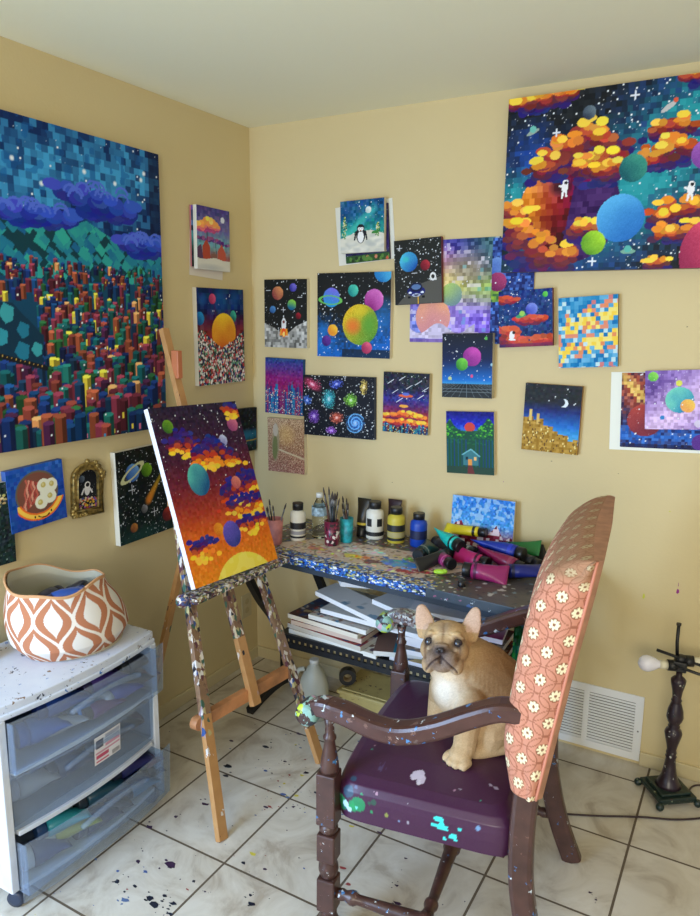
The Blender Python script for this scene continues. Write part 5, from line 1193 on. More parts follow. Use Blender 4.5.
# back: padded panel, profile seen from the side, wrapped with printed cloth
front = [(.457, .575), (.446, .62), (.437, .68), (.440, .75), (.450, .84), (.461, .92), (.474, 1.0), (.484, 1.04), (.499, 1.078), (.520, 1.108), (.546, 1.130), (.576, 1.146), (.606, 1.152)]
rear = [(.518, .575), (.531, .66), (.545, .75), (.559, .84), (.572, .923), (.586, 1.0), (.600, 1.08), (.611, 1.152)]
fp = []
for i in range(len(front)-1):
    p0, p1, p2, p3 = [np.array(front[min(max(j, 0), len(front)-1)]) for j in (i-1, i, i+1, i+2)]
    n_ = max(4, int(np.hypot(*(p2-p1))/.0026))
    for k in range(n_):
        t = k/n_; fp.append(.5*((2*p1)+(p2-p0)*t+(2*p0-5*p1+4*p2-p3)*t*t+(3*p1-p0-3*p2+p3)*t**3))
fp.append(np.array(front[-1])); fp = np.array(fp)
xf, zs = fp[:, 0], np.maximum.accumulate(fp[:, 1])
xr = np.interp(zs, [q[1] for q in rear], [q[0] for q in rear])
Y0, Y1 = -.030, .588
# girth: piping(near) -> across near side -> round -> front -> round -> far side
loop = []; 
def girth(d, rc=.045):
    """d = depth of the pad here; returns list of (t along depth 0=rear..1=front, y, arclength)"""
    pts = []
    n1 = 64
    for i in range(n1+1): pts.append((i/n1*(d-rc*1.1), Y0+.0-.012*math.sin(PI*i/n1*.9)))
    for i in range(1, 37):
        a = PI/2*i/36; pts.append((d-rc*1.1+rc*1.1*math.sin(a), Y0+rc*(1-math.cos(a))-.0037*(1-i/36)))
    for i in range(1, 200):
        t = i/200; pts.append((d+.012*math.sin(PI*t), Y0+rc+(Y1-Y0-2*rc)*t))
    for i in range(15):
        a = PI/2*i/14; pts.append((d-rc*1.1+rc*1.1*math.cos(a), Y1-rc+rc*math.sin(a)))
    for i in range(1, n1+1): pts.append(((d-rc*1.1)*(1-i/n1), Y1))
    return pts
rows = []; ss = []
for z, a, b_ in zip(zs, xf, xr):
    d = max(b_-a, .005); rc = min(.045, d*.6); gp = girth(d, rc)
    # the crown rolls in a little near the top
    q = max(0, (z-1.17)/.107); ins = .05*q**3
    row = [(b_-t, (y if True else y)*(1)+ins*(1 if y < .28 else -1)*(1-min(1, abs(y-.28)/.31))*0, z-.0) for t, y in gp]
    rows.append(row); s_ = [0]
    for i in range(1, len(gp)): s_.append(s_[-1]+math.hypot(gp[i][0]-gp[i-1][0], gp[i][1]-gp[i-1][1]))
    ss.append(s_)
P3 = np.array(rows); S_ = np.array(ss); Zm = np.repeat(zs[:, None], P3.shape[1], 1)
arcz = np.concatenate([[0], np.cumsum(np.hypot(np.diff(zs), np.diff(xf)))])[:, None]+0*S_
col = np.zeros(P3.shape); col[:] = (200, 138, 114)
Rn = np.random.RandomState(2)
def pat(s, z):
    PV, PH = .0665, .083
    best = np.full(s.shape, 9.); ba = np.zeros(s.shape); line_ = np.zeros(s.shape, bool)
    for o in (0, 1):
        u = s-.012-o*PH/2; v = z-o*PV/2
        uu = (u/PH-np.round(u/PH))*PH; vv = (v/PV-np.round(v/PV))*PV
        d = np.hypot(uu, vv); a = np.arctan2(vv, uu); m = d < best; best = np.where(m, d, best); ba = np.where(m, a, ba)
        for ox, oy in ((0, 0), (PH, 0), (-PH, 0), (0, PV), (0, -PV)):
            d2 = np.hypot((uu-ox)*.9, vv-oy); line_ |= abs(d2-.0315) < .0011
    pet = .0138*(.45+.55*abs(np.cos(ba*4))**.6)
    return line_ & (best > .0150), (best < .0150), (best < pet) & (best > .0035)
ln, out_, pe = pat(S_, arcz)
col[ln] = (158, 100, 78); col[out_] = (140, 92, 66); col[pe] = (236, 224, 186)
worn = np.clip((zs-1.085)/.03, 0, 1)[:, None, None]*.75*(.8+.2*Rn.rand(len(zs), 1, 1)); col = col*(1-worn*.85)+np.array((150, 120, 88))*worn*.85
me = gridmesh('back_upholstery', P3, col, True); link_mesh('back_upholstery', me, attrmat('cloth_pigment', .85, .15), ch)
# close the pad: crown cap + rear panel
mb = MB()
top = [tuple(q) for q in rows[-1]]; mb.add(top, [tuple(range(len(top)))])
zt_, xt_ = zs[-1], xr[-1]+.003
mb.add([(xt_-.008, Y0, zt_+.0002), (xt_, Y0, zt_+.0002), (xt_+.012, Y0+.012, zt_-.0005), (xt_+.016, (Y0+Y1)/2, zt_), (xt_+.012, Y1-.012, zt_-.0005), (xt_, Y1, zt_+.0002), (xt_-.008, Y1, zt_+.0002)], [(0, 1, 2, 3, 4, 5, 6)])
bt = [tuple(q) for q in rows[0]]; mb.add(bt, [tuple(range(len(bt)))])
rp = []
for z, b_ in list(zip(zs, xr))[::8]+[(zs[-1], xr[-1])]: rp.append((b_+.003, z))
n_ = len(rp); vs = []; yy = [Y0, Y0+.012, (Y0+Y1)/2, Y1-.012, Y1]
off_ = [0, .012, .016, .012, 0]
for x, z in rp:
    for y, o in zip(yy, off_): vs.append((x+o, y, z))
fs = [(i*5+j, i*5+j+1, (i+1)*5+j+1, (i+1)*5+j) for i in range(n_-1) for j in range(4)]
mb.add(vs, fs, smooth=True)
mb.build('back_panel', mat('plain_back_cloth', (176, 128, 100), .85, noise=.08), ch)
mb = MB(); mb.tube([(b_+.002, Y0-.001, z) for z, b_ in list(zip(zs, xr))[::6]], .0035, 8)
mb.build('piping', mat('piping_cloth', (200, 130, 106), .8), ch); mb = MB(); mb.tube([(b_+.002, Y1+.001, z) for z, b_ in list(zip(zs, xr))[::6]], .0035, 8)
mb.build('piping', MATS['piping_cloth'], ch)

# ------------------------------------------------------------------ bulldog puppy
def remesh_blob(name, prims, vox, smooth_it=5, sub=0):
    mb = MB()
    for pr_ in prims:
        if pr_[0] == 'b':
            _, c, r, rot = (pr_+(None,))[:4]; M = Matrix.Translation(c)
            if rot: M = M @ Euler(rot).to_matrix().to_4x4()
            mb.ball((0, 0, 0), r, 20, M=M)
        else:                       # chain of (point, radius) -> overlapping balls give a tapering limb
            pts = pr_[1]
            for (a, ra), (b_, rb) in zip(pts[:-1], pts[1:]):
                a, b_ = Vector(a), Vector(b_); n_ = max(2, int((b_-a).length/(min(ra, rb)*.16)))
                for i in range(n_+1): t = i/n_; mb.ball(a.lerp(b_, t), ra+(rb-ra)*t, 12)
    me = mb.mesh(name+'_tmp'); o = bpy.data.objects.new(name+'_tmp', me); COL.objects.link(o)
    m = o.modifiers.new('r', 'REMESH'); m.mode = 'VOXEL'; m.voxel_size = vox
    m = o.modifiers.new('s', 'SMOOTH'); m.iterations = smooth_it; m.factor = .5
    bpy.context.view_layer.update()
    dg = bpy.context.evaluated_depsgraph_get(); me2 = bpy.data.meshes.new_from_object(o.evaluated_get(dg))
    bpy.data.objects.remove(o); me2.name = name
    for p_ in me2.polygons: p_.use_smooth = True
    return me2
# head frame: H at skull centre, f = where the muzzle points, rt = the dog's left seen at picture right, uh = up
SH = .84
Hc = Vector((1.366, -.965, .776))
f_ = (Vector((CX, CY, CZ))-Hc).normalized(); f_ = (f_+Vector((-.19, 0, -.06))).normalized()
rt = Vector((0, 0, 1)).cross(f_).normalized(); uh = f_.cross(rt).normalized()
rl = math.radians(5); rt, uh = rt*math.cos(rl)+uh*math.sin(rl), uh*math.cos(rl)-rt*math.sin(rl)
HM = Matrix((rt, -f_, uh)).transposed().to_4x4()           # local x = picture right, -y = forward, z = up
HM.translation = Hc
hp = lambda x, y, z: tuple(HM @ (Vector((x, y, z))*SH))         # y negative is forward
def hb(x, y, z, rx, ry, rz, rot=None):
    M = HM @ Matrix.Translation((x*SH, y*SH, z*SH))
    return ('b', M.translation, (rx*SH, ry*SH, rz*SH), tuple((M.to_3x3() @ (Euler(rot).to_matrix() if rot else Matrix.Identity(3))).to_euler()))
prims = [hb(0, .005, .018, .074, .072, .058), hb(0, -.02, -.005, .076, .060, .052), hb(-.042, -.035, -.018, .036, .040, .040), hb(.042, -.035, -.018, .036, .040, .040),
         hb(0, -.068, -.022, .034, .030, .026), hb(-.026, -.074, -.046, .028, .030, .029), hb(.026, -.074, -.046, .028, .030, .029), hb(-.044, -.058, -.062, .023, .026, .030), hb(.044, -.058, -.062, .023, .026, .030),
         hb(0, -.062, -.068, .030, .030, .020), hb(0, -.094, -.020, .014, .010, .009), hb(-.034, -.050, .026, .024, .018, .013, (0, .35, 0)), hb(.034, -.050, .026, .024, .018, .013, (0, -.35, 0)), hb(0, -.087, -.004, .024, .012, .008),
         hb(0, .02, -.045, .070, .060, .060), hb(-.046, -.050, .021, .020, .013, .008), hb(.046, -.050, .021, .020, .013, .008), hb(-.046, -.050, -.014, .018, .013, .006), hb(.046, -.050, -.014, .018, .013, .006)]
# ears: shells made of flattened balls
for s_ in (-1, 1):
    for t in np.linspace(0, 1, 12):
        wE = (.034*(1-t**3*.42))
        prims.append(hb(s_*(.068+.020*t), .012-.004*t, .030+.072*t, wE, .008, .020, (0, s_*.30, s_*-.25)))
    prims.append(hb(s_*.056, .010, .032, .030, .024, .030))
# body in world coordinates; sits with its rump against the chair back, chest toward picture left front
G = .497
prims += [('b', Vector((1.388, -.935, .705)), (.078, .080, .080)), ('b', Vector((1.398, -.940, .650)), (.080, .082, .085)), ('b', Vector((1.425, -.935, .61)), (.076, .076, .08)),
          ('c', [((1.415, -.915, .70), .085), ((1.455, -.89, .665), .094), ((1.50, -.87, .615), .100), ((1.525, -.86, .575), .092)]),
          ('b', Vector((1.525, -.905, .560)), (.070, .060, .062)), ('b', Vector((1.50, -.80, .555)), (.070, .060, .060)),
          # near fore leg and paw
          ('c', [((1.445, -.985, .640), .046), ((1.452, -1.02, .575), .033), ((1.452, -1.035, .528), .031), ((1.447, -1.052, .515), .030)]),
          # far fore leg
          ('c', [((1.355, -.940, .640), .044), ((1.340, -.945, .575), .030), ((1.334, -.948, .528), .025), ((1.326, -.962, .512), .024)]),
          # near hind leg: thigh, knee forward, foot flat
          ('c', [((1.525, -.915, .575), .058), ((1.500, -.965, .555), .045), ((1.497, -.975, .53), .034)]), ('c', [((1.53, -.955, .517), .022), ((1.490, -.998, .513), .020), ((1.474, -1.010, .512), .019)]),
          ('c', [((1.47, -.80, .56), .05), ((1.42, -.82, .54), .035)]), ('c', [((1.44, -.81, .515), .02), ((1.39, -.86, .512), .019)]),
          ('c', [((1.47, -.93, .60), .075), ((1.45, -.90, .57), .07)])]
for (cx, cy), dx_, dy_ in (((1.447, -1.056), -.30, -1), ((1.324, -.970), -.35, -1)):
    d = Vector((dx_, dy_, 0)).normalized(); sd = Vector((-d.y, d.x, 0))
    for k in (-1.5, -.5, .5, 1.5):
        L_ = .026 if abs(k) < 1 else .018
        q = Vector((cx, cy, 0))+sd*k*.0185
        prims.append(('c', [((q.x, q.y, G+.014), .0125), ((q.x+d.x*L_*.6, q.y+d.y*L_*.6, G+.014), .0125), ((q.x+d.x*L_, q.y+d.y*L_, G+.011), .0115)]))
dog_me = remesh_blob('bulldog', prims, .0030, 3)
n_ = len(dog_me.vertices); co = np.empty(n_*3); dog_me.vertices.foreach_get('co', co); co = co.reshape(-1, 3)
HMi = np.array(HM.inverted()); hl = (co@HMi[:3, :3].T+HMi[:3, 3])/SH
x, y, z = hl.T; inhead = (z > -.10) & (co[:, 2] > .70)
# wrinkle relief: groove under the eyes and muzzle cleft, mouth line
nrm = np.empty(n_*3); dog_me.vertices.foreach_get('normal', nrm); nrm = nrm.reshape(-1, 3)
def groove(d, w_): return np.exp(-(d/w_)**2)
front_ = (y < -.03)
disp = np.zeros(n_)
disp -= .0035*groove(abs(x), .0035)*(z < -.028)*(z > -.075)*(y < -.06)
arcm = abs(np.hypot(x, (z+.02)*.9)-.052); disp -= .0030*groove(arcm, .0035)*(z > -.045)*front_*(z < .035)
mouth = abs(z-(-.040-.55*abs(x)-6*x*x)); disp -= .0045*groove(mouth, .0032)*(abs(x) < .052)*(y < -.05)
for s_ in (-1, 1):
    disp -= .006*groove(np.hypot(x-s_*.046, z-.004), .013)*front_
disp -= .003*groove(abs(x), .006)*(z > .03)*(z < .07)*front_
er = np.hypot((abs(x)-.070-.0)/1.0, 0)
co2 = co+nrm*(disp*inhead)[:, None]
dog_me.vertices.foreach_set('co', co2.ravel()); dog_me.update()
Rn = np.random.RandomState(3)
col = np.zeros((n_, 3)); col[:] = (182, 152, 112)
def tint(m, c):
    m = np.clip(m, 0, 1)[:, None]; col[:] = col*(1-m)+np.array(c, float)*m
bx, by_, bz = co.T
tint(np.clip((bx-1.42)*14, 0, 1)*.8*np.clip((bz-.52)*12, 0, 1), (138, 104, 68))  # flank away from the door: shade painted into the coat as darker brown
tint(.85*np.exp(-(((bx-1.385)/.055)**2+((by_+1.015)/.05)**2+((bz-.665)/.06)**2))*1.3, (240, 230, 214))
tint(.5*(bz < .60)*(by_ < -.93), (224, 200, 164))
tint(inhead*np.clip(1.6-np.hypot(x/.062, (z+.045)/.048)*1.35, 0, .85)*(y < -.035), (116, 100, 92))
tint(inhead*.9*np.exp(-((x/.030)**2+((z+.022)/.020)**2))*(y < -.06), (92, 80, 78))
tint(inhead*np.exp(-((x/.016)**2+((z+.020)/.010)**2)*1.2)*(y < -.08)*1.6, (52, 44, 46))
tint(inhead*.8*groove(mouth, .004)*(abs(x) < .052)*(y < -.05), (48, 36, 38))
tint(inhead*.8*groove(abs(x), .004)*(z < -.028)*(z > -.06)*(y < -.07), (60, 48, 48))
tint(inhead*.75*groove(np.hypot(x, (z+.02)*.9)-.046, .006)*(z > -.02)*front_*(z < .035), (224, 200, 164)); tint(inhead*.8*groove(np.hypot(x, (z+.02)*.9)-.056, .004)*(z > -.05)*front_*(z < .030), (110, 84, 62))
for s_ in (-1, 1):
    tint(inhead*.95*groove(np.hypot((x-s_*.046), (z-.004)*1.1), .018)*front_, (52, 42, 40))
    tint(inhead*.45*np.exp(-(((x-s_*.034)/.016)**2+((z-.034)/.012)**2))*front_, (236, 208, 160))
tint(inhead*.7*np.exp(-((x/.018)**2+((z-.052)/.022)**2))*front_, (132, 114, 96)); tint(inhead*.6*groove(abs(x), .004)*(z > .005)*(z < .05)*front_, (120, 92, 66))
tint(.55*(z < -.085)*np.exp(-((x/.03)**2))*(z > -.13)*(y < -.02), (236, 214, 180))
# ears: pink inside facing forward
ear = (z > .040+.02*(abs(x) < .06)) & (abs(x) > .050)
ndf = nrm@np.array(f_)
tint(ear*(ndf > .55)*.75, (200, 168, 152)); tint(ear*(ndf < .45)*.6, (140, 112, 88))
toe = (bz < G+.022) & (by_ < -1.0)
col += Rn.randn(n_, 1)*5
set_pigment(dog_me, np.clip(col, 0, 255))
furm = attrmat('fur_pigment', .75, .2, .25)
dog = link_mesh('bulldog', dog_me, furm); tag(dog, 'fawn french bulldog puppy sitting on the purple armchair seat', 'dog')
eyem = mat('eye_dark', (38, 36, 44), .06, spec=.8)
for s_ in (-1, 1):
    mb = MB(); mb.ball((0, 0, 0), .0128, 18); e_ = mb.build('eye', eyem, dog, hp(s_*.046, -.0540, .004))
    mb = MB(); mb.ball((0, 0, 0), .0135, 14, M=None); 
mb = MB(); mb.ball((-.0075, -.004, 0), (.0065, .006, .006), 12, M=HM @ Matrix.Scale(SH, 4) @ Matrix.Translation((0, -.100, -.020))); mb.ball((.0075, -.004, 0), (.0065, .006, .006), 12, M=HM @ Matrix.Scale(SH, 4) @ Matrix.Translation((0, -.100, -.020))); mb.ball((0, -.001, .004), (.013, .007, .006), 12, M=HM @ Matrix.Scale(SH, 4) @ Matrix.Translation((0, -.100, -.020)))
mb.build('nose', mat('nose_black', (44, 38, 40), .4), dog)
mb = MB()
for (cx, cy), dx_, dy_ in (((1.447, -1.056), -.30, -1), ((1.324, -.970), -.35, -1)):
    d = Vector((dx_, dy_, 0)).normalized(); sd = Vector((-d.y, d.x, 0))
    for k in (-1.5, -.5, .5, 1.5):
        L_ = .026 if abs(k) < 1 else .018; q = Vector((cx, cy, G+.008))+sd*k*.0185+d*(L_+.006)
        mb.tube([q, q+d*.007+Vector((0, 0, -.004))], [.0028, .001], 6)
mb.build('claws', mat('claw', (60, 50, 46), .4), dog)

# ------------------------------------------------------------------ drawer cart
ct = thing('drawer_cart', 'wheeled plastic cart with three cloudy drawers full of paint', 'cart', (.20, -1.295, 0))
C0 = Vector((.20, -1.295, 0))
ML = Matrix.Translation(-C0)
wp = mat('cart_white', (214, 218, 226), .4, noise=.05, nscale=10)
wps = splatmat('cart_top_specked', (216, 220, 228), [(40, 50, 70), (120, 90, 60), (60, 110, 180), (40, 40, 50)], .02, 120, 22, .4, base2=(200, 206, 220))
fro, N, L, b = nmat('cloudy_plastic')
b.inputs['Base Color'].default_value = lin4((214, 222, 236)); b.inputs['Roughness'].default_value = .3
tr = N.new('ShaderNodeBsdfTransparent'); ms = N.new('ShaderNodeMixShader'); ms.inputs[0].default_value = .15
tr.inputs[0].default_value = lin4((226, 236, 246))
L.new(b.outputs[0], ms.inputs[2]); L.new(tr.outputs[0], ms.inputs[1]); L.new(ms.outputs[0], N['Material Output'].inputs[0])
Ya, Yb, Xa, Xb = -1.630, -1.050, .015, .375
mb = MB()
# top with a bowed front edge
def bow(y, d=.030): t = (y-(Ya+Yb)/2)/((Yb-Ya)/2); return d*(1-t*t)
ys = np.linspace(Ya, Yb, 17)
poly = [(Xa, Ya), *[(Xb+bow(y)-.012, y) for y in ys], (Xa, Yb)]
mb.prism(poly, .592, .616, ML)
mb.prism([(Xa, Ya), *[(Xb+bow(y)-.004, y) for y in ys], (Xa, Yb)], .578, .593, ML)
mb.build('top', wps, ct, bevel=.003)
mb = MB()
for y in (Ya+.012, Yb-.012):
    mb.box(Xa, Xb, y-.012, y+.012, .06, .578, .003, ML)
mb.box(Xa, Xa+.01, Ya, Yb, .06, .578, .002, ML)
for z in (.052, .222, .405):
    mb.prism([(Xa, Ya+.012), *[(Xb+bow(y)-.006, y) for y in ys[1:-1]], (Xa, Yb-.012)], z, z+.014, ML)
mb.build('frame', wp, ct, bevel=.001)
def drawer(z0, z1, outx, tilt=0.0, label=None):
    y0, y1 = Ya+.026, Yb-.026; ys2 = np.linspace(y0-.02, y1+.02, 21)
    mb = MB()
    # front panel (bowed), sides, floor, back
    vs = []; fs = []
    for y in ys2:
        xx = Xb+bow(y)+outx
        vs += [(xx, y, z0), (xx+.008, y, z1), (xx-.003, y, z0), (xx+.005, y, z1)]
    for i in range(len(ys2)-1):
        a, c = i*4, (i+1)*4
        fs += [(a, c, c+1, a+1), (a+2, a+3, c+3, c+2), (a+1, c+1, c+3, a+3), (a, a+2, c+2, c)]
    fs += [(0, 1, 3, 2), (len(vs)-4, len(vs)-2, len(vs)-1, len(vs)-3)]
    mb.add(vs, fs, ML, smooth=False)
    dr = mb.build('drawer', fro, ct)
    mb = MB()
    xi = Xb+outx-.004
    mb.box(Xa+.03+outx, xi, y0, y0+.003, z0+.004, z1-.02, 0, ML); mb.box(Xa+.03+outx, xi, y1-.003, y1, z0+.004, z1-.02, 0, ML); mb.box(Xa+.03+outx, xi, y0, y1, z0+.003, z0+.006, 0, ML); mb.box(Xa+.03+outx, Xa+.033+outx, y0, y1, z0+.004, z1-.02, 0, ML)
    mb.build('drawer_box', fro, dr)
    # moulded pull lip
    mb = MB(); c_ = (y0+y1)/2+.02
    ly = np.linspace(c_-.13, c_+.13, 15)
    mb.tube([(Xb+bow(y)+outx+.014, y, z1-.028-.030*(1-((y-c_)/.13)**2)*0-.018*abs((y-c_)/.13)**2) for y in ly], .008, 8)
    mb.v = [tuple(ML @ Vector(q)) for q in mb.v]
    mb.build('pull_lip', fro, dr)
    return dr
drawer(.420, .588, .028); d2 = drawer(.240, .400, -.012); drawer(.050, .228, .040)
# wheels
for x, y in ((.352, -1.600), (.352, -1.08), (.05, -1.60), (.05, -1.08)):
    mb = MB(); mb.lathe([(.014, -.016), (.024, -.014), (.025, 0), (.024, .014), (.014, .016)], ML @ T(x, y, .0255, .4, PI/2), 18)
    mb.box(x-.012, x+.012, y-.008, y+.008, .03, .055, .002, ML)
    mb.build('caster', mat('caster_blue', (36, 46, 66), .4), ct)
# sticker on the middle drawer
mb = MB(); yl, yh = -1.345, -1.240
def stick(y0_, y1_, z0_, z1_, mi, e):
    vs = []; n_ = 8
    for i in range(n_+1):
        y = y0_+(y1_-y0_)*i/n_
        for z in (z0_, z1_):
            t = (z-.240)/.16; vs.append((Xb+bow(y)-.012+.008*t+e, y, z))
    mb.add(vs, [(2*i, 2*i+2, 2*i+3, 2*i+1) for i in range(n_)], ML, mi)
stick(yl, yh, .300, .392, 0, .0015); stick(yl+.006, yl+.034, .352, .380, 1, .0022); stick(yl+.042, yh-.004, .374, .386, 2, .0022); stick(yl+.042, yh-.004, .360, .370, 2, .0022); stick(yl+.042, yh-.004, .346, .356, 3, .0022)
stick(yl+.004, yh-.004, .334, .340, 3, .0022); stick(yl+.006, yh-.05, .318, .330, 4, .0022); stick(yl+.006, yh-.05, .306, .311, 4, .0022)
for i in range(9): stick(yh-.036+i*.0036, yh-.0343+i*.0036, .304, .318, 1, .0022)
mb.build('sticker', [mat('sticker_paper', (222, 220, 224), .5), mat('sticker_dark', (60, 60, 76), .5), mat('sticker_mid', (160, 164, 180), .5), mat('sticker_rose', (196, 140, 160), .5), mat('sticker_red', (186, 70, 100), .5)], d2)
# contents seen through the drawers
R_ = random.Random(21)
def content(label, x, y, z, r, L_, ang, c, cap, vert=False):
    r *= 1.2; L_ *= 1.1; z += .004; ang = 1.35+.35*(ang-1.35)
    outx = {4: .028, 3: .028, 2: -.012, 0: .040, 1: .040}[int(z*10) if z > .2 and z < .4 or z >= .4 else 0] if False else (.028 if z > .415 else -.012 if z > .235 else .040)
    for e in (-L_/2, L_/2): x = min(x, Xb+bow(y+e)+outx-.016-r*1.36-abs(math.cos(ang))*L_/2)
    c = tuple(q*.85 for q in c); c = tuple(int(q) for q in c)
    a = Vector((x, y, z+r)); d = Vector((math.cos(ang), math.sin(ang), 0)) if not vert else Vector((0, 0, 1))
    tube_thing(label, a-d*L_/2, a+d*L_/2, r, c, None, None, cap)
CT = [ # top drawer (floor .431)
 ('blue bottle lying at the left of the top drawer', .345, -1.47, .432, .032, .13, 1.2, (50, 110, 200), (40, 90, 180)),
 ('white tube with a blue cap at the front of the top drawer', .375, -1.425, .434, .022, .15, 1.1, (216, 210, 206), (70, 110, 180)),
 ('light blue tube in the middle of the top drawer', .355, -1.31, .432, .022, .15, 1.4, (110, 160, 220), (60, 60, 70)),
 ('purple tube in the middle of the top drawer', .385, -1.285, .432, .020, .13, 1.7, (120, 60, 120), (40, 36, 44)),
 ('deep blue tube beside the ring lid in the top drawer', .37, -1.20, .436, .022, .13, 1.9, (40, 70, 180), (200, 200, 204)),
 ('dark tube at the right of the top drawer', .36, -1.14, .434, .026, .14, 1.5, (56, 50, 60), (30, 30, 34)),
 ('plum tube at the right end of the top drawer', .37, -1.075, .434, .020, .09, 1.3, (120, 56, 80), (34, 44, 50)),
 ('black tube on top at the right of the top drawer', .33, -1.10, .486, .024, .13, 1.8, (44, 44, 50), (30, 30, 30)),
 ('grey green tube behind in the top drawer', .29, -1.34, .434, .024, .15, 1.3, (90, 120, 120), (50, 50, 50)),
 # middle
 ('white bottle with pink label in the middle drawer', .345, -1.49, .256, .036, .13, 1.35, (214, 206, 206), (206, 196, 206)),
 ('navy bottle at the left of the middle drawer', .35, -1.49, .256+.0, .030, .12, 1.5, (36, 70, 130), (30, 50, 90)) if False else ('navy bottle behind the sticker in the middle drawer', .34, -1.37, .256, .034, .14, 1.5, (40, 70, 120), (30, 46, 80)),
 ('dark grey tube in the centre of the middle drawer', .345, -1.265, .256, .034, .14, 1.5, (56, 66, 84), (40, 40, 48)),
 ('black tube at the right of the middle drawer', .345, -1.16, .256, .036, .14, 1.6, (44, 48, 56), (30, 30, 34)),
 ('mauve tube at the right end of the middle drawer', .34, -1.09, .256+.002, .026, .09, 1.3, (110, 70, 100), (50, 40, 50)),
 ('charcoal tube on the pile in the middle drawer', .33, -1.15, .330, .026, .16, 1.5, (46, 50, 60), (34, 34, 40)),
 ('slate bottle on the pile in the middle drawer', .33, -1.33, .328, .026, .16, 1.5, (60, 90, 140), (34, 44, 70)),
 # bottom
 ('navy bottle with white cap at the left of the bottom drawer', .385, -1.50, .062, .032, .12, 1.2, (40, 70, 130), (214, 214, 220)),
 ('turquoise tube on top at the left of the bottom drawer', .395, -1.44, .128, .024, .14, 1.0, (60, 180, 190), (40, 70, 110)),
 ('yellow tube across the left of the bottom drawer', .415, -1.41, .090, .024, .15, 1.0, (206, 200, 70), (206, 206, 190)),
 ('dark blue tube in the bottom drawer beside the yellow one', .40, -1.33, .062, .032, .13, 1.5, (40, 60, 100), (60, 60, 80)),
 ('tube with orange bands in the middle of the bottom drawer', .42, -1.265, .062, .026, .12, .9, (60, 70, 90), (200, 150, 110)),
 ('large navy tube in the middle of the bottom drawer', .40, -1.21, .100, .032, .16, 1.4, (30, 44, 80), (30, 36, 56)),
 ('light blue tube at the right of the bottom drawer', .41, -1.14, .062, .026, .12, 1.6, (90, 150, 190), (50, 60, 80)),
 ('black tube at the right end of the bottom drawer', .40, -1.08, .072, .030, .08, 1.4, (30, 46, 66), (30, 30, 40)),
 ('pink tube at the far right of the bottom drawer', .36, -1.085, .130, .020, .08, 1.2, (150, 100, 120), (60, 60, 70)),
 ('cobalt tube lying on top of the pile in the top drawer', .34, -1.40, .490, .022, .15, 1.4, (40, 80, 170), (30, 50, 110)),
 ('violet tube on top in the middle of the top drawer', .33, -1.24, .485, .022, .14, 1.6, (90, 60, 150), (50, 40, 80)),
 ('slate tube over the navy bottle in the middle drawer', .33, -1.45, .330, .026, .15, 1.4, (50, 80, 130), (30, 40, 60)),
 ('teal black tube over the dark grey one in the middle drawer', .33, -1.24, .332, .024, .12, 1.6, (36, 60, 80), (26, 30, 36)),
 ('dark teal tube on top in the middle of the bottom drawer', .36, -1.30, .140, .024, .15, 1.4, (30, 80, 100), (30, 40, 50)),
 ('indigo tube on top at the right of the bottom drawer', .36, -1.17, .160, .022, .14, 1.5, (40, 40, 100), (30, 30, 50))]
for row in CT: content(*row)

# ------------------------------------------------------------------ cloth basket on the cart
bk = thing('fabric_basket', 'slouching cloth basket with rust and white ogee pattern, on the cart', 'basket', (.205, -1.232, .617))
nu, nv = 520, 170
th_ = np.linspace(0, 2*PI, nu, endpoint=False); t_ = np.linspace(0, 1, nv)
TH, TT_ = np.meshgrid(th_, t_)
cz0 = np.zeros_like(TT_)
# bottom ellipse -> top rim; the top leans toward -y, walls bulge low on the far side
rxb, ryb, rxt, ryt = .150, .182, .125, .150
bul = np.sin(PI*np.clip(TT_*1.15, 0, 1))*.020+.012*np.clip(1-TT_*5, 0, 1)*-2
rx_ = rxb+(rxt-rxb)*TT_+bul; ry_ = ryb+(ryt-ryb)*TT_+bul
wob = 1+.020*np.sin(3*TH+1)*TT_+.015*np.sin(5*TH+TT_*4)*TT_
X_ = rx_*np.cos(TH)*wob-.01*TT_; Y_ = ry_*np.sin(TH)*wob-.045*TT_
hgt = .225+.016*np.cos(TH+2.7)+.012*np.sin(2*TH+.3)+.006*np.sin(5*TH)
Zb = TT_*hgt+.0012
Zb -= .02*TT_*np.clip(np.sin(TH-.4), 0, 1)**2
P3 = np.dstack([X_, Y_, Zb])
s_ = TH/(2*PI)*18; v_ = TT_*2.35+.35
def ogee(s, v):
    col = np.zeros(s.shape+(3,)); col[:] = (178, 116, 84)
    for o in (0, 1):
        u = s/2-o*.5; w2 = v/1.9-o*.5
        uu = u-np.round(u); vv = w2-np.round(w2)
        env = lambda k: k*np.cos(PI*np.clip(vv/1.0, -.5, .5))**1.25
        d = abs(uu)
        e0 = .5*(.5+.5*np.cos(2*PI*vv))
        m_out = abs(d-e0*1.0)
        col[(m_out < .050)] = (226, 216, 202)
        inn = .5+.5*np.cos(2*PI*np.clip(vv*1.55, -.5, .5)); col[(d < .235*inn) & (abs(vv) < .32)] = (222, 216, 206)
    return col
col = ogee(s_+.25*np.sin(TT_*3), v_)
col[TT_ > .965] = (206, 160, 116)
me = gridmesh('basket_wall', P3, col, True, closed_u=True); link_mesh('basket_wall', me, attrmat('basket_pigment', .85, .15, .15), bk)
P4 = np.dstack([X_*.965, Y_*.965, Zb]); c2_ = np.zeros(P4.shape); c2_[:] = (206, 200, 178); me = gridmesh('basket_lining', P4[::3, ::2], c2_[::3, ::2], True, closed_u=True); link_mesh('basket_lining', me, MATS['basket_pigment'], bk)
mb = MB(); mb.tube([tuple(P3[-1, i]) for i in range(0, nu, 8)]+[tuple(P3[-1, 0])], .0035, 8); mb.build('rim', mat('rim_tape', (200, 150, 104), .8), bk)
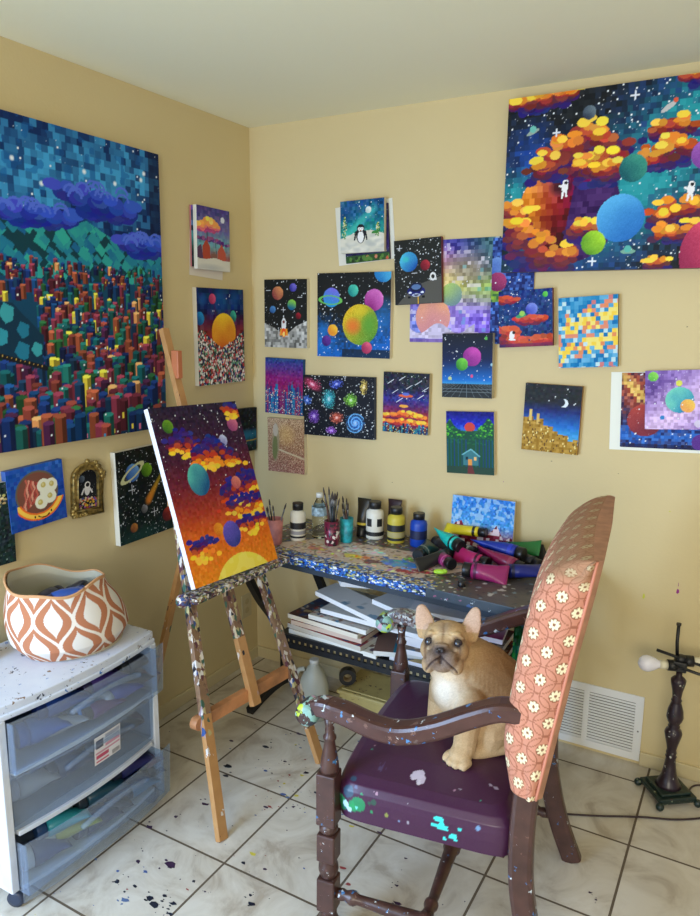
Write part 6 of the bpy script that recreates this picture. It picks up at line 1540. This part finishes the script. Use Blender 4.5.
mb = MB(); mb.lathe([(.0001, .003), (.140, .003)], None, 32, cap=False, sy=1.1); mb.build('basket_floor', mat('lining', (206, 200, 178), .85), bk)
for i, (l, a, b_, r, c, cp) in enumerate([('blue bottle inside the cloth basket', (.20, -1.33, .765), (.24, -1.20, .790), .032, (60, 100, 190), (40, 60, 120)), ('dark tube inside the cloth basket', (.13, -1.22, .76), (.17, -1.35, .775), .028, (60, 60, 76), (40, 40, 50)), ('clear grey jar lid inside the basket', (.22, -1.385, .755), (.20, -1.34, .79), .034, (120, 120, 130), (150, 150, 156)), ('black tube at the right inside the basket', (.22, -1.17, .765), (.15, -1.18, .78), .026, (50, 50, 56), (30, 30, 34)), ('pale green tube deep inside the basket', (.13, -1.38, .72), (.16, -1.28, .70), .026, (110, 130, 120), (60, 60, 60))]):
    tube_thing(l, a, b_, r, c, None, None, cp)
bottle('paint_bottle', 'green bottle with red band left of the cloth basket', .085, -1.475, .030, .09, mat('green_dark', (50, 74, 66), .4), [(.62, .95, (200, 70, 80))], (206, 90, 96), z=.617)

# ------------------------------------------------------------------ table lamp on the floor
lp = thing('table_lamp', 'shadeless dark bronze lamp standing on the floor with two white bulbs', 'lamp', (1.890, -.150, 0))
br = splatmat('lamp_bronze', (50, 32, 44), [(190, 190, 180), (40, 70, 56)], .01, 150, 20, .3, base2=(34, 26, 32)); bg = splatmat('lamp_base_green', (30, 52, 46), [(150, 160, 130), (60, 40, 40)], .03, 150, 20, .35, base2=(22, 34, 32))
mb = MB(); Mr = T(0, 0, 0, math.radians(38))
mb.box(-.068, .068, -.068, .068, .018, .036, .004, Mr); mb.box(-.055, .055, -.055, .055, .036, .046, .004, Mr); mb.box(-.060, .060, -.060, .060, .010, .020, .002, Mr)
for a, b_ in ((1, 1), (1, -1), (-1, 1), (-1, -1)): mb.ball((a*.070, b_*.070, .014), (.014, .014, .014), 12, M=Mr)
mb.build('base', bg, lp, bevel=.001)
mb = MB(); mb.lathe([(.045, .044), (.036, .056), (.026, .082), (.020, .115), (.016, .150), (.019, .156), (.015, .162), (.018, .170), (.015, .180), (.019, .200), (.026, .228), (.029, .245), (.025, .256), (.016, .264), (.020, .270), (.016, .276), (.024, .290), (.028, .305), (.025, .330), (.017, .355), (.015, .362), (.018, .366), (.014, .374), (.017, .400), (.024, .430), (.025, .442), (.018, .450), (.010, .456), (.010, .478)], None, 24); mb.build('stem', br, lp)
bk_m = mat('socket_black', (22, 22, 24), .4)
mb = MB(); mb.box(-.022, .022, -.020, .020, .476, .512, .004); mb.lathe([(.006, .505), (.018, .510), (.018, .528), (.006, .532)], None, 18); mb.tube([(-.012, 0, .53), (-.016, 0, .575), (-.016, 0, .636)], .0058, 10); mb.lathe([(.008, 0), (.008, .008)], T(-.016, 0, .634), 12)
dA = Vector((.94, .34, 0)).normalized()
for s_, zz_ in ((-1, .492), (1, .512)):
    mb.tube([dA*s_*.012+Vector((0, 0, zz_)), dA*s_*.040+Vector((0, 0, zz_))], .019, 16)
mb.tube([(-.075, -.02, .540), (.03, .0, .515), (.12, .02, .490)], .0055, 8); mb.tube([(-.03, -.02, .500), (.06, -.015, .484), (.13, .0, .480)], .0055, 8)
mb.build('socket_cluster', bk_m, lp)
for s_, zz_ in ((-1, .492), (1, .512)):
    q = dA.to_track_quat('Z', 'Y').to_matrix().to_4x4() if s_ > 0 else (-dA).to_track_quat('Z', 'Y').to_matrix().to_4x4()
    M = Matrix.Translation(dA*s_*.040+Vector((0, 0, zz_))) @ q
    mb = MB(); mb.lathe([(.0145, 0), (.0145, .026)], M, 18); mb.build('socket_sleeve', mat('sleeve_cream', (222, 216, 190), .5), lp)
    mb = MB(); mb.lathe([(.012, .024), (.014, .030), (.022, .044), (.027, .058), (.028, .068), (.025, .080), (.017, .090), (.006, .095), (.0005, .0955)], M, 22, cap=False); mb.build('bulb', mat('bulb_white', (232, 230, 240), .25), lp)
# cord along the floor
def cord(name, label, pts, r, m):
    mb = MB(); mb.tube(path(pts, 8), r, 8); return tag(mb.build(name, m), label, 'cord')
cord('power_cord', 'thin dark cord running along the tiles from the chair to the lamp', [(1.30, -.55, .004), (1.45, -.50, .004), (1.604, -.433, .004), (1.708, -.384, .004), (1.826, -.321, .004), (1.93, -.275, .004), (2.02, -.21, .004), (2.10, -.12, .004)], .0032, mat('cord_brown', (52, 34, 38), .4))
cord('lamp_cord', 'short dark lamp cord curling off behind the lamp base', [(1.955, -.095, .012), (1.965, -.05, .004), (1.99, -.03, .004), (2.05, -.03, .004)], .0030, MATS['cord_brown'])

# ------------------------------------------------------------------ wall vent
vt = thing('wall_vent', 'white metal louvred air vent low on the back wall', 'vent', (1.57, -.001, .143))
vm = mat('vent_white', (228, 228, 226), .35); vd = mat('vent_dark', (110, 106, 98), .7)
mb = MB(); w_, h_ = .205, .130
mb.box(-w_, w_, -.006, 0, h_-.030, h_, .0015); mb.box(-w_, w_, -.006, 0, -h_, -h_+.030, .0015); mb.box(-w_, -w_+.028, -.0059, 0, -h_+.0298, h_-.0298); mb.box(w_-.028, w_, -.0059, 0, -h_+.0298, h_-.0298); mb.box(-.010, .010, -.0059, 0, -h_+.0298, h_-.0298)
mb.ball((w_-.013, -.006, -.01), .0035, 8, mi=1); mb.build('plate', [vm, vd], vt)
mb = MB()
mb.box(-w_+.029, w_-.029, -.0012, -.0004, -h_+.031, h_-.031); mb.build('duct_backing', vd, vt)
mb = MB()
for x0, x1 in ((-w_+.026, -.008), (.008, w_-.026)):
    for i in range(17):
        z = -h_+.034+i*.0117; mb.add([(x0, -.0025, z+.0055), (x1, -.0025, z+.0055), (x1, -.0075, z), (x0, -.0075, z), (x0, -.0015, z+.0045), (x1, -.0015, z+.0045), (x1, -.0065, z-.001), (x0, -.0065, z-.001)], [(0, 1, 2, 3), (4, 7, 6, 5), (3, 2, 6, 7), (0, 4, 5, 1)])
mb.build('louvre', vm, vt)
ol = thing('wall_outlet', 'beige wall outlet low on the left wall near the corner', 'outlet', (.001, -.086, .29), (0, 0, PI/2))
mb = MB(); mb.box(-.036, .036, -.005, 0, -.058, .058, .002); mb.build('plate', mat('outlet_plate', (190, 176, 140), .5), ol)
mb = MB(); mb.lathe([(.015, .004), (.015, .0065)], T(0, 0, .022, 0, PI/2), 20); mb.lathe([(.015, .004), (.015, .0065)], T(0, 0, -.022, 0, PI/2), 20); mb.build('socket_face', mat('outlet_face', (176, 160, 124), .5), ol)

# ------------------------------------------------------------------ under the desk
bx_ = thing('storage_box', 'low pale yellow storage box on the tiles under the desk', 'box', (.95, -.15, 0))
ym = splatmat('box_yellow', (196, 178, 112), [(80, 50, 40), (120, 100, 60), (60, 40, 40)], .03, 90, 18, .5, base2=(170, 150, 92))
mb = MB(); mb.box(-.34, .36, -.100, .10, 0, .088, .008); mb.build('box_body', ym, bx_)
mb = MB(); mb.box(-.348, .368, -.108, .108, .084, .102, .006); mb.box(-.33, .35, -.09, .09, .099, .106, .003); mb.build('lid', ym, bx_)
jg = thing('milk_jug', 'cloudy white plastic jug with handle, on the floor under desk', 'jug', (.540, -.330, 0))
jm = mat('jug_plastic', (206, 206, 190), .4, trans=.25)
mb = MB(); mb.lathe([(.050, 0), (.060, .006), (.061, .05), (.061, .14), (.056, .170), (.040, .205), (.024, .225), (.018, .232), (.018, .244)], None, 28, sy=.95); mb.build('body', jm, jg)
mb = MB(); mb.tube(path([(-.028, -.03, .217), (-.054, -.035, .207), (-.068, -.035, .168), (-.058, -.03, .120)]), .0095, 10); mb.build('handle', jm, jg)
mb = MB(); mb.lathe([(.0195, .237), (.0195, .254), (.018, .255)], None, 20); mb.build('cap', mat('jug_cap', (214, 214, 206), .4), jg)
tr_ = thing('tape_roll', 'black roll leaning behind the white jug, hollow centred', 'tape roll', (.625, -.20, .107))
mb = MB(); n_ = 32
mb.lathe([(.018, -.018), (.036, -.018), (.036, .018), (.018, .018), (.018, -.018)], T(0, 0, .036, .5, PI/2), n_, cap=False, smooth=False); mb.build('roll', mat('tape_black', (30, 28, 26), .5), tr_)
mb = MB(); mb.lathe([(.0165, -.018), (.0185, -.018), (.0185, .018), (.0165, .018), (.0165, -.018)], T(0, 0, .036, .5, PI/2), n_, cap=False); mb.build('core', mat('tape_core', (120, 96, 60), .7), tr_)
# ------------------------------------------------------------------ light
# a glass door in the left wall behind the camera: cool sky light low across the floor
area('glass_door_daylight', (.05, -3.0, .95), (1.1, -1.7, 0), 1.3, 1.8, E_DOOR, (.44, .66, 1.0))
area('window_daylight', (2.7, -4.9, 1.6), (1.9, 0, 1.3), 1.8, 1.4, E_WIN, (1.0, .94, .78))
area('side_room_light', (4.1, -2.6, 1.5), (1.0, -.6, 1.4), 1.4, 1.4, E_SIDE, (1.0, .96, .84))
SC.view_settings.exposure = EXPO
